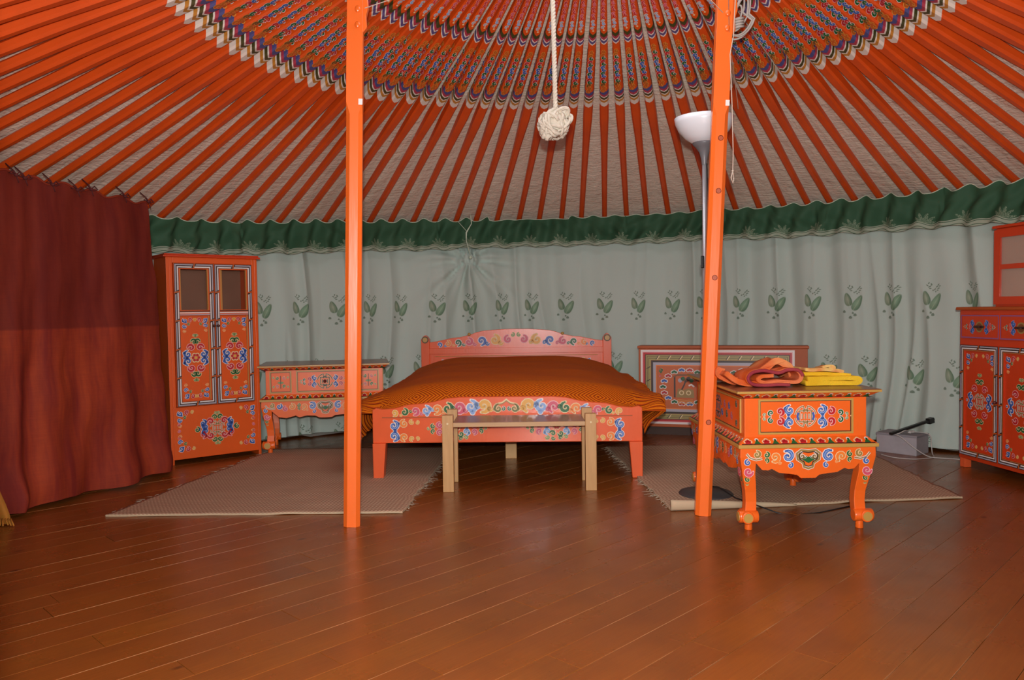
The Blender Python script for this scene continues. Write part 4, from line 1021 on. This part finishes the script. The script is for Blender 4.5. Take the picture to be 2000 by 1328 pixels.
for (cx0, cx1) in ((u0 + i, (u0 + u1) / 2), ((u0 + u1) / 2, u1 - i)):
    cx, cy = (cx0 + cx1) / 2, (v0 + v1) / 2; ea, eb = (cx1 - cx0) / 2 - .045, .125
    for k in range(18):
        a = 2 * PI * k / 18; x, y = cx + ea * math.cos(a), cy + eb * math.sin(a)
        for q in (-1, 0, 1): D.disc(x + .013 * q, y + (.006 if q == 0 else 0), .014, 'white', 1, 8)
        for q in (-1, 0, 1): D.disc(x + .012 * q, y + (.006 if q == 0 else 0), .009, ('green', 'red', 'blue')[k % 3], 2, 8)
    for sx_ in (-1, 1):
        for sy_ in (-1, 1): D.cloud(cx + sx_ * (ea + .018), cy + sy_ * (eb - .005), .019, 90, sx_, 'green', 'cream'); D.scroll(cx + sx_ * (ea + .018), cy + sy_ * (eb - .045), .010, 90, -sx_, 'pink', 'pinkw')
    D.rect(cx - .085, cx - .073, cy - .075, cy + .085, 'dark', 1)                       # gate posts, roof, tree and hills
    D.rib([(cx - .088, cy + .075), (cx - .06, cy + .088), (cx + .06, cy + .088), (cx + .09, cy + .075)], .012, 'brown', 2)
    for q in range(5): D.disc(cx - .04 + .02 * q, cy + .05 + .012 * (q % 2), .016, ('grey', 'green', 'brown', 'dark', 'green')[q], 2, 9)
    D.rib([(cx - .03, cy - .02), (cx - .01, cy + .02), (cx + .0, cy + .05)], .010, 'dark', 3); D.poly([(cx - .07, cy - .075), (cx + .06, cy - .075), (cx + .055, cy - .02), (cx + .02, cy - .005), (cx - .015, cy - .02), (cx - .055, cy - .008)], 'gold', 3)
    for q in (-1, 1): D.disc(cx + q * .025 - .005, cy - .04, .018, 'cream', 4, 12); D.disc(cx + q * .025 - .005, cy - .04, .011, 'gold', 5, 12)
    D.rib([(cx + .02, cy + .012), (cx + .04, cy + .02), (cx + .06, cy + .005)], .012, 'white', 4)
    for q in range(3): D.rib([(cx - .06, cy - .09 - .012 * q), (cx, cy - .094 - .012 * q), (cx + .05, cy - .09 - .012 * q)], .004, 'yellow', 3)
D.build('painted_panel', cs)

# ------------------------------------------------------------------ straw rugs
n = NT('woven_straw'); s3 = n.sep(n.uv())
a = n.math('SINE', n.add(n.mul(s3[0], 2 * PI / 0.018), n.mul(n.math('SINE', n.mul(s3[1], 2 * PI / 0.026)), 1.2))); b = n.math('SINE', n.mul(s3[1], 2 * PI / 0.013))
wv = n.mul(n.add(n.mul(a, 0.5), 0.5), n.add(n.mul(b, 0.5), 0.5))
streak = n.noise(n.comb(n.mul(s3[0], 1.5), n.mul(s3[1], 45.0)), 1.0, 4, .6)
c = n.mix(n.mapr(wv, .15, .7, 0, 1), (0.38, 0.225, 0.14), (0.72, 0.56, 0.38)); c = n.mix(n.mapr(streak, .35, .7, 0, .5), c, (0.34, 0.21, 0.13))
n.bump(wv, .5, .003); M_RUG = n.out(c, .85, spec=.2)
M_STRAW = flat('pale_straw', (.50, .38, .24), .8)
def rug(label, cor, fr_side, edge=0.0, roll=None):
    A, B, Cc_, Dd = [Vector((*p, 0)) for p in cor]   # front-left, front-right, back-right, back-left
    o = thing('rug', label, 'rug', ((A + B) / 2))
    O = Vector(o.location); m = MB(); uvs = []; N1, N2 = 70, 70
    Wd, Hd = (B - A).length, (Dd - A).length
    def P(u, v):
        p = (A * (1 - u) + B * u) * (1 - v) + (Dd * (1 - u) + Cc_ * u) * v
        e = min(u, 1 - u); jag = 0.012 * noise.noise(Vector((v * 25, u * 3, 2))) + .010 * noise.noise(Vector((v * 7, u * 3, 5)))
        p = p + (B - A).normalized() * (jag if e < .03 else 0) + (Dd - A).normalized() * (0.014 * noise.noise(Vector((u * 5, 0, 2))) if v < .02 else 0)
        return p
    for layer in (1, 0):
        for j in range(N2 + 1):
            for i in range(N1 + 1):
                u, v = i / N1, j / N2; p = P(u, v) - O; z = 0.0095 + .0035 * noise.noise(Vector((u * 9, v * 6, 1))) + edge * math.exp(-v * 18) * max(0, noise.noise(Vector((u * 3.5, 0, 8))))
                m.v.append((p.x, p.y, z if layer else max(.0012, z - .008))); uvs.append((u * Wd, v * Hd))
    K = (N1 + 1) * (N2 + 1)
    for j in range(N2):
        for i in range(N1):
            a = j * (N1 + 1) + i; m.face((a, a + 1, a + N1 + 2, a + N1 + 1), 0, True); a += K; m.face((a, a + N1 + 1, a + N1 + 2, a + 1), 0, True)
    for i in range(N1): m.face((i, K + i, K + i + 1, i + 1), 1); a = N2 * (N1 + 1) + i; m.face((a, a + 1, K + a + 1, K + a), 1)
    for j in range(N2): a = j * (N1 + 1); m.face((a, a + N1 + 1, K + a + N1 + 1, K + a), 1); a += N1; m.face((a, K + a, K + a + N1 + 1, a + N1 + 1), 1)
    m.build('woven_mat', [M_RUG, M_STRAW], o, uv=uvs)
    rn = random.Random(5)
    for sd in fr_side:
        m = MB()
        for k in range(95):
            v = rn.uniform(.02, .98); p = P(sd, v) - O; d = (B - A).normalized() * (1 if sd else -1); L = rn.uniform(.008, .022) if rn.random() < .75 else rn.uniform(.02, .055); q = d * L + (Dd - A).normalized() * rn.uniform(-.02, .02)
            m.tube([(p.x - d.x * .006, p.y - d.y * .006, .007), (p.x + q.x * .5, p.y + q.y * .5 + rn.uniform(-.006, .006), .006), (p.x + q.x, p.y + q.y, .003)], .0011, 3)
        f = m.build('fringe', flat('fringe_fibre', (.45, .36, .26), .9), o); f['kind'] = 'stuff'
    if roll:
        m = MB(); R1 = []
        for k in range(25):
            t = k / 24; u = roll * t; p = P(u, 0) - O; hgt = .022 * (1 - t) ** .7 + .004; wd = .03 * (1 - t * .5)
            R1.append([(p.x, p.y - .014 + wd * math.cos(a) * .5, hgt + hgt * math.sin(a)) for a in [2 * PI * i / 10 for i in range(10)]])
        m.rings(R1); q = m.build('rolled_edge', M_STRAW, o); q['label'] = 'pale front edge rolled over'
    return o
rug('brown woven straw rug on the left, between red curtain and bed', [(-1.89, 3.575), (-.515, 3.560), (-.40, 5.25), (-1.62, 5.27)], (0, 1))
rug('brown woven straw rug on the right under the towel table, front edge rolled', [(.715, 3.555), (2.135, 3.685), (2.25, 5.20), (.62, 5.20)], (0,), .02, .42)

# ------------------------------------------------------------------ floor lamp
lampo = thing('floor_lamp', 'grey uplighter floor lamp with white bowl shade behind the leaning post', 'lamp', (.948, 3.83, -.003))
lampo.scale = (1, 1, .994)
M_STEEL = flat('grey_lamp_metal', (.50, .50, .52), .3, .5); M_STEEL2 = flat('grey_plastic', (.16, .16, .17), .4)
m = MB(); m.lathe([(.0, .002), (.132, .002), (.135, .010), (.125, .020), (.03, .028), (.0, .028)], n=36, caps=False); m.build('base', flat('dark_base', (.05, .045, .045), .45), lampo)
m = MB(); m.lathe([(.011, .02), (.011, 1.67)], n=16); m.build('pole', M_STEEL, lampo)
m = MB(); m.lathe([(.012, 1.635), (.016, 1.665), (.024, 1.695), (.042, 1.722), (.056, 1.734), (.056, 1.742), (.0, 1.742)], n=28, caps=False); m.build('shade_cup', M_STEEL2, lampo)
m = MB(); m.lathe([(.030, 1.738), (.058, 1.742), (.092, 1.765), (.122, 1.800), (.138, 1.835), (.142, 1.861), (.139, 1.861), (.135, 1.836), (.119, 1.803), (.090, 1.769), (.058, 1.747), (.030, 1.743)], n=40, caps=False)
m.build('lamp_shade', NT('white_opal').out((.80, .84, .88), .25, coat=.3), lampo)
m = MB(); m.ball((0, 0, 1.79), .028, 12); m.build('bulb', flat('bulb_glass', (.8, .8, .75), .2), lampo)
m = MB(); m.box(-.020, -.006, -.016, .0, 1.13, 1.19); m.build('switch', flat('black_switch', (.01, .01, .01), .35), lampo, bevel=.003)
m = MB(); m.tube([(.01, -.008, 1.64), (.014, -.010, 1.4), (.008, -.013, 1.17), (.016, -.012, .9)] + [(.018, -.012, .5), (.016, -.012, .05)], .0032, 6)
m.tube([(.016, -.012, .05), (.05, -.05, .055), (.10, -.16, .028), (.17, -.30, .022), (.26, -.38, .004 - .012 + .006), (.42, -.36, .004), (.6, -.26, .006)], .0032, 6)
m.build('cable', flat('black_cable', (.012, .012, .012), .5), lampo)
m = MB(); m.box(-.006, .010, -.020, -.010, 1.02, 1.05); m.build('cable_clip', flat('clip', (.05, .05, .05), .3, .5), lampo)

# ------------------------------------------------------------------ rope with knotted ball
n = NT('cotton_rope'); n.bump(n.noise(n.coord(), 220, 3), .4, .004); M_ROPE = n.out(n.mix(n.noise(n.coord(), 60, 3), (.50, .44, .34), (.74, .68, .56)), .9)
rope = thing('rope', 'thick white cotton rope with big knotted ball hanging above the bed', 'rope', (.190, 3.40, 1.72))
m = MB()
for s_ in range(3):
    pts = []
    for k in range(170):
        z = .075 + k * .0055; a = z * 2 * PI / .045 + s_ * 2 * PI / 3; q = z * .5; pts.append((.012 - .020 * q * 1.3 + .0052 * math.cos(a), .0052 * math.sin(a), z))
    m.tube(pts, .0062, 6)
m.build('hanging_cord', M_ROPE, rope)
m = MB(); rk = random.Random(11); pts = []
for k in range(520):
    t = k / 519; a = t * 2 * PI * 9.0; b = t * 2 * PI * 14.3 + .6
    rad = .050 + .010 * math.sin(t * 2 * PI * 23); ca = math.cos(b)
    x = rad * math.cos(a) * (1 + .15 * ca); z = rad * math.sin(a) * 1.05; y = .036 * math.sin(b)
    # turn the coil gradually so strands cross
    r_ = t * 2 * PI * 1.7; x, y = x * math.cos(r_) - y * math.sin(r_), x * math.sin(r_) + y * math.cos(r_)
    z2 = z; x += .010 + .018 * (z / .05); z2 = z * 1.0
    pts.append((x, y * .85, z2 + .008))
m.tube(pts, .0068, 6)
m.ball((.008, 0, .006), .052, 12)
for k in range(60):
    a = rk.uniform(0, 2 * PI); b = rk.uniform(-.9, 1.2); q = Vector((math.cos(a) * math.cos(b), math.sin(a) * math.cos(b), math.sin(b))) * .058
    tt = q.orthogonal().normalized(); tt = Matrix.Rotation(rk.uniform(0, 6), 3, q.normalized()) @ tt
    m.tube([q * .8 - tt * .03, q * 1.05 - tt * .015, q * 1.12, q * 1.05 + tt * .015, q * .8 + tt * .03], .0070, 6)
for dx, dz in ((-.046, -.058), (-.030, -.066), (-.055, -.03)): m.tube([(-.01, -.02, -.02), (dx * .8, -.03, dz * .7), (dx, -.022, dz)], [.011, .012, .009], 8)
m.build('knot', M_ROPE, rope)

# ------------------------------------------------------------------ cords at the right post and thin lines
M_CORD = flat('white_cord', (.50, .47, .42), .7); M_TW = flat('twine', (.62, .52, .42), .8)
m = MB(); c0 = Vector((1.045, 3.56, 2.23))
for k, (rx, rz, dx, dz) in enumerate(((.055, .085, 0, 0), (.062, .10, .008, .012), (.050, .075, -.012, .02), (.045, .06, -.02, -.005), (.070, .115, .0, .02))):
    m.tube([c0 + Vector((dx + rx * math.cos(a) * (1 if math.sin(a) < 0 else .5) + .02 * math.sin(a), .006 * k - .01, dz + rz * math.sin(a))) for a in [2 * PI * i / 28 for i in range(28)]], .0042, 6, closed=True)
m.tube([c0 + Vector((.03, 0, .10)), c0 + Vector((.05, 0, .2)), c0 + Vector((.04, 0, .33))], .0045, 6)
for k in range(4): m.tube([c0 + Vector((-.03, -.02, -.02 - .012 * k)), c0 + Vector((-.012, -.028, -.016 - .012 * k)), c0 + Vector((.01, -.02, -.012 - .012 * k))], .006, 6)
o = m.build('cord_coil', M_CORD); tag(o, 'coiled white electric cord hanging behind the top of the right post', 'cord')
m = MB(); q = lambda px, py, d: Vector(((px - 1000) / 1525 * d + (664 - py) / 1525 * d * ROLL, d, EYE + (605 - .014 * (px - 1000) - py) / 1525 * d * 1.0))
def P3(x, z, y=3.42): return (x, y, z)
m.tube([P3(1.005, 2.50), P3(.985, 2.28), P3(.975, 2.10), P3(.960, 2.02), P3(.968, 1.80), P3(.972, 1.60), P3(.970, 1.52), P3(.974, 1.475)], .0022, 5)
m.tube([P3(.970, 1.52), P3(.963, 1.49), P3(.970, 1.465), P3(.975, 1.49)], .0026, 5); m.ball(P3(.970, 1.52), .005, 8)
o = m.build('hanging_string', M_TW); tag(o, 'thin pale string hanging right of the leaning post', 'string')
m = MB(); m.tube([P3(.972, 2.02, 3.44), P3(.985, 1.92, 3.44), P3(.998, 1.82, 3.44), P3(1.0, 1.79, 3.44)], .0018, 5)
m.tube([P3(.958, 2.45, 3.445), P3(.966, 2.05, 3.45), P3(.985, 1.90, 3.45)], .0016, 5)
o = m.build('short_twine', flat('brown_twine', (.22, .13, .09), .8)); tag(o, 'short brown twine end beside the right post top', 'twine')
m = MB(); m.tube([(-.605, 3.36, 2.215), (-.50, 3.40, 2.265), (-.30, 3.42, 2.38), (.1, 3.42, 2.6)], .0018, 5)
o = m.build('guy_line', M_TW); tag(o, 'thin pale line running up from the left post', 'string')
m = MB(); m.tube([(.936, 3.44, 2.205), (.86, 3.42, 2.27), (.60, 3.42, 2.46), (.35, 3.42, 2.62)], .0018, 5)
o = m.build('guy_line', M_TW); tag(o, 'thin pale line running up from the right post', 'string')

# ------------------------------------------------------------------ towels
def ribbon_solid(path, th):          # closed outline of a thick ribbon in (x,z)
    P_ = [Vector((*p, 0)) for p in path]; L, R2 = [], []
    for k, p in enumerate(P_):
        t = (P_[min(k + 1, len(P_) - 1)] - P_[max(k - 1, 0)]).normalized(); nn = Vector((-t.y, t.x, 0)); L.append(p + nn * th / 2); R2.append(p - nn * th / 2)
    return [(q.x, q.y) for q in L + R2[::-1]]
def spline(P_, n=6):
    out = []
    for i in range(len(P_) - 1):
        p0, p1, p2, p3 = P_[max(i - 1, 0)], P_[i], P_[i + 1], P_[min(i + 2, len(P_) - 1)]
        for k in range(n):
            t = k / n; out.append(tuple(.5 * (2 * b + (c - a) * t + (2 * a - 5 * b + 4 * c - d) * t * t + (3 * b - a - 3 * c + d) * t ** 3) for a, b, c, d in zip(p0, p1, p2, p3)))
    return out + [P_[-1]]
def towel_part(name, path, th, y0, y1, mat, parent, amp=.006, seed=0, ny=10):
    out = ribbon_solid(path, th); m = MB(); R1 = []
    for j in range(ny + 1):
        v = j / ny; y = y0 + (y1 - y0) * v
        R1.append([(x + amp * 1.5 * noise.noise(Vector((x * 12, y * 9, seed))), y + (amp * 2 * noise.noise(Vector((x * 14, z * 14, seed + j // 5 * 7)))), max(.001, z * (1 - .12 * v) + amp * noise.noise(Vector((x * 16, y * 14, seed + 3))))) for x, z in out])
    m.rings(R1); return m.build(name, mat, parent)
def terry(name, c1, c2, sc=9):
    n = NT(name); n.bump(n.noise(n.coord(), 260, 2), .5, .003); return n.out(n.mix(n.mapr(n.noise(n.coord(), sc, 2), .4, .6, 0, 1), c1, c2), .95, spec=.1)
T_OR = terry('orange_terry', (.62, .11, .02), (.72, .20, .08)); T_PU = terry('purple_terry', (.28, .035, .05), (.34, .05, .06)); T_PE = terry('peach_terry', (.70, .27, .10), (.62, .13, .04))
T_YE = terry('yellow_terry', (.70, .42, .02), (.78, .50, .03)); T_YP = terry('pale_pattern_terry', (.68, .45, .15), (.62, .26, .09), 22)
tw = thing('towel', 'crumpled orange towel with purple border on the chest table', 'towel', (1.085, 3.33, .587), 0.02)
pth = spline([(.02, .048), (-.03, .045), (-.045, .030), (-.02, .020), (.03, .024), (.08, .020), (.13, .022), (.145, .045), (.125, .070), (.08, .072), (.04, .060), (-.02, .070), (-.07, .062), (-.088, .038), (-.07, .014), (-.02, .008), (.04, .010), (.09, .008)])
towel_part('folded_cloth', pth, .014, -.03, .16, T_OR, tw, .004, 2)
m = MB(); o2 = ribbon_solid(pth[30:], .018); m.tube([(x, -.032 + .004 * noise.noise(Vector((x * 20, z * 20, 2))), max(.008, z)) for x, z in pth[42:]], .0075, 8); m.build('border', T_PU, tw)
towel_part('loose_fold', spline([(-.165, .075), (-.17, .045), (-.12, .018), (-.06, .020), (.0, .05), (.05, .085), (.09, .100), (.13, .075), (.15, .03)]), .030, .09, .26, T_PE, tw, .010, 5)
towel_part('under_fold', spline([(-.17, .058), (-.13, .030), (-.08, .012), (-.02, .012), (.05, .012)]), .022, .0, .24, T_OR, tw, .006, 8)
tw = thing('towel', 'folded bright yellow towel with pale patterned upper fold on the table', 'towel', (1.365, 3.36, .587), -0.03)
towel_part('folded_cloth', spline([(-.11, .012), (.0, .010), (.09, .010), (.118, .020), (.10, .032), (.0, .031), (-.10, .030)]), .020, -.04, .17, T_YE, tw, .003, 3)
towel_part('upper_layer', spline([(-.11, .050), (-.03, .050), (.05, .046), (.085, .042)]), .014, -.02, .17, T_YE, tw, .004, 4)
towel_part('patterned_fold', spline([(-.10, .068), (-.04, .064), (.03, .066), (.06, .055)]), .014, .0, .16, T_YP, tw, .006, 6)
towel_part('patterned_crest', spline([(-.02, .074), (.02, .082), (.035, .074), (.01, .070)]), .010, .02, .12, T_YP, tw, .005, 9)

# ------------------------------------------------------------------ box, bar and cable by the wall
bx = thing('storage_box', 'low grey white carton on the floor left of the sideboard', 'box', (2.462, 4.74, 0), math.atan2(-.19, .16) + PI)
Lb, Wb, Hb = .245, .175, .124
n = NT('grey_carton'); M_CART = n.out(n.mix(n.noise(n.coord(), 25, 4), (.33, .31, .33), (.42, .40, .42)), .75)
m = MB(); m.box(0, Lb, -Wb, 0, 0, Hb - .012); m.build('carton', M_CART, bx, bevel=.003)
m = MB(); m.box(-.003, Lb + .003, -Wb - .003, .003, Hb - .014, Hb); m.build('lid', flat('carton_lid', (.26, .25, .27), .7), bx, bevel=.003)
bx.rotation_euler = (0, 0, math.atan2(4.913 - 4.73, 2.302 - 2.456)); 
o = thing('black_bar', 'thin black bar leaning over the grey carton against the curtain', 'bar', (2.36, 4.83, .128))
m = MB(); A_, B_2 = Vector((.0, -.02, .004)), Vector((.335, .10, .075)); dr_ = (B_2 - A_)
T = Matrix.Translation(A_) @ dr_.to_track_quat('X', 'Z').to_matrix().to_4x4(); L = dr_.length
M_BLK = flat('black_plastic', (.012, .013, .012), .4)
m.box(-.03, L, -.012, .012, -.003, .012, T=T); m.build('bar_body', M_BLK, o, bevel=.003)
m = MB(); m.box(L - .085, L - .045, -.016, .016, -.014, .020, T=T); m.build('clamp', M_BLK, o, bevel=.002)
m = MB(); m.tube([T @ Vector((L, 0, .004)), T @ Vector((L + .03, 0, .005))], [.008, .006], 8); m.build('tip', M_BLK, o)
m = MB(); W0 = Vector((2.42, 4.80, 0))
m.tube(spline([(2.352, 4.84, .126), (2.38, 4.80, .132), (2.42, 4.80, .150), (2.455, 4.83, .142), (2.47, 4.85, .130)], 6), .003, 6)
m.tube(spline([(2.352, 4.84, .127), (2.375, 4.765, .118), (2.43, 4.71, .06), (2.50, 4.685, .012), (2.56, 4.66, .004), (2.68, 4.60, .004)], 6), .003, 6)
m.tube(spline([(2.27, 4.80, .006), (2.30, 4.70, .004), (2.38, 4.64, .004), (2.46, 4.65, .004), (2.54, 4.69, .004), (2.58, 4.78, .01), (2.585, 4.80, .06), (2.575, 4.80, .12), (2.54, 4.85, .130), (2.50, 4.87, .128)], 6), .003, 6)
o = m.build('white_cable', flat('white_cable', (.55, .52, .48), .5)); tag(o, 'white power cable looped over and around the grey carton', 'cable')
m = MB(); m.box(-.014, .014, -.01, .01, -.007, .007); m.box(.016, .03, -.009, .009, -.007, .009); o = m.build('cable_plug', flat('plug', (.6, .58, .54), .4), o, bevel=.002); o.location = (2.478, 4.845, .133); o.rotation_euler = (0, 0, .5)
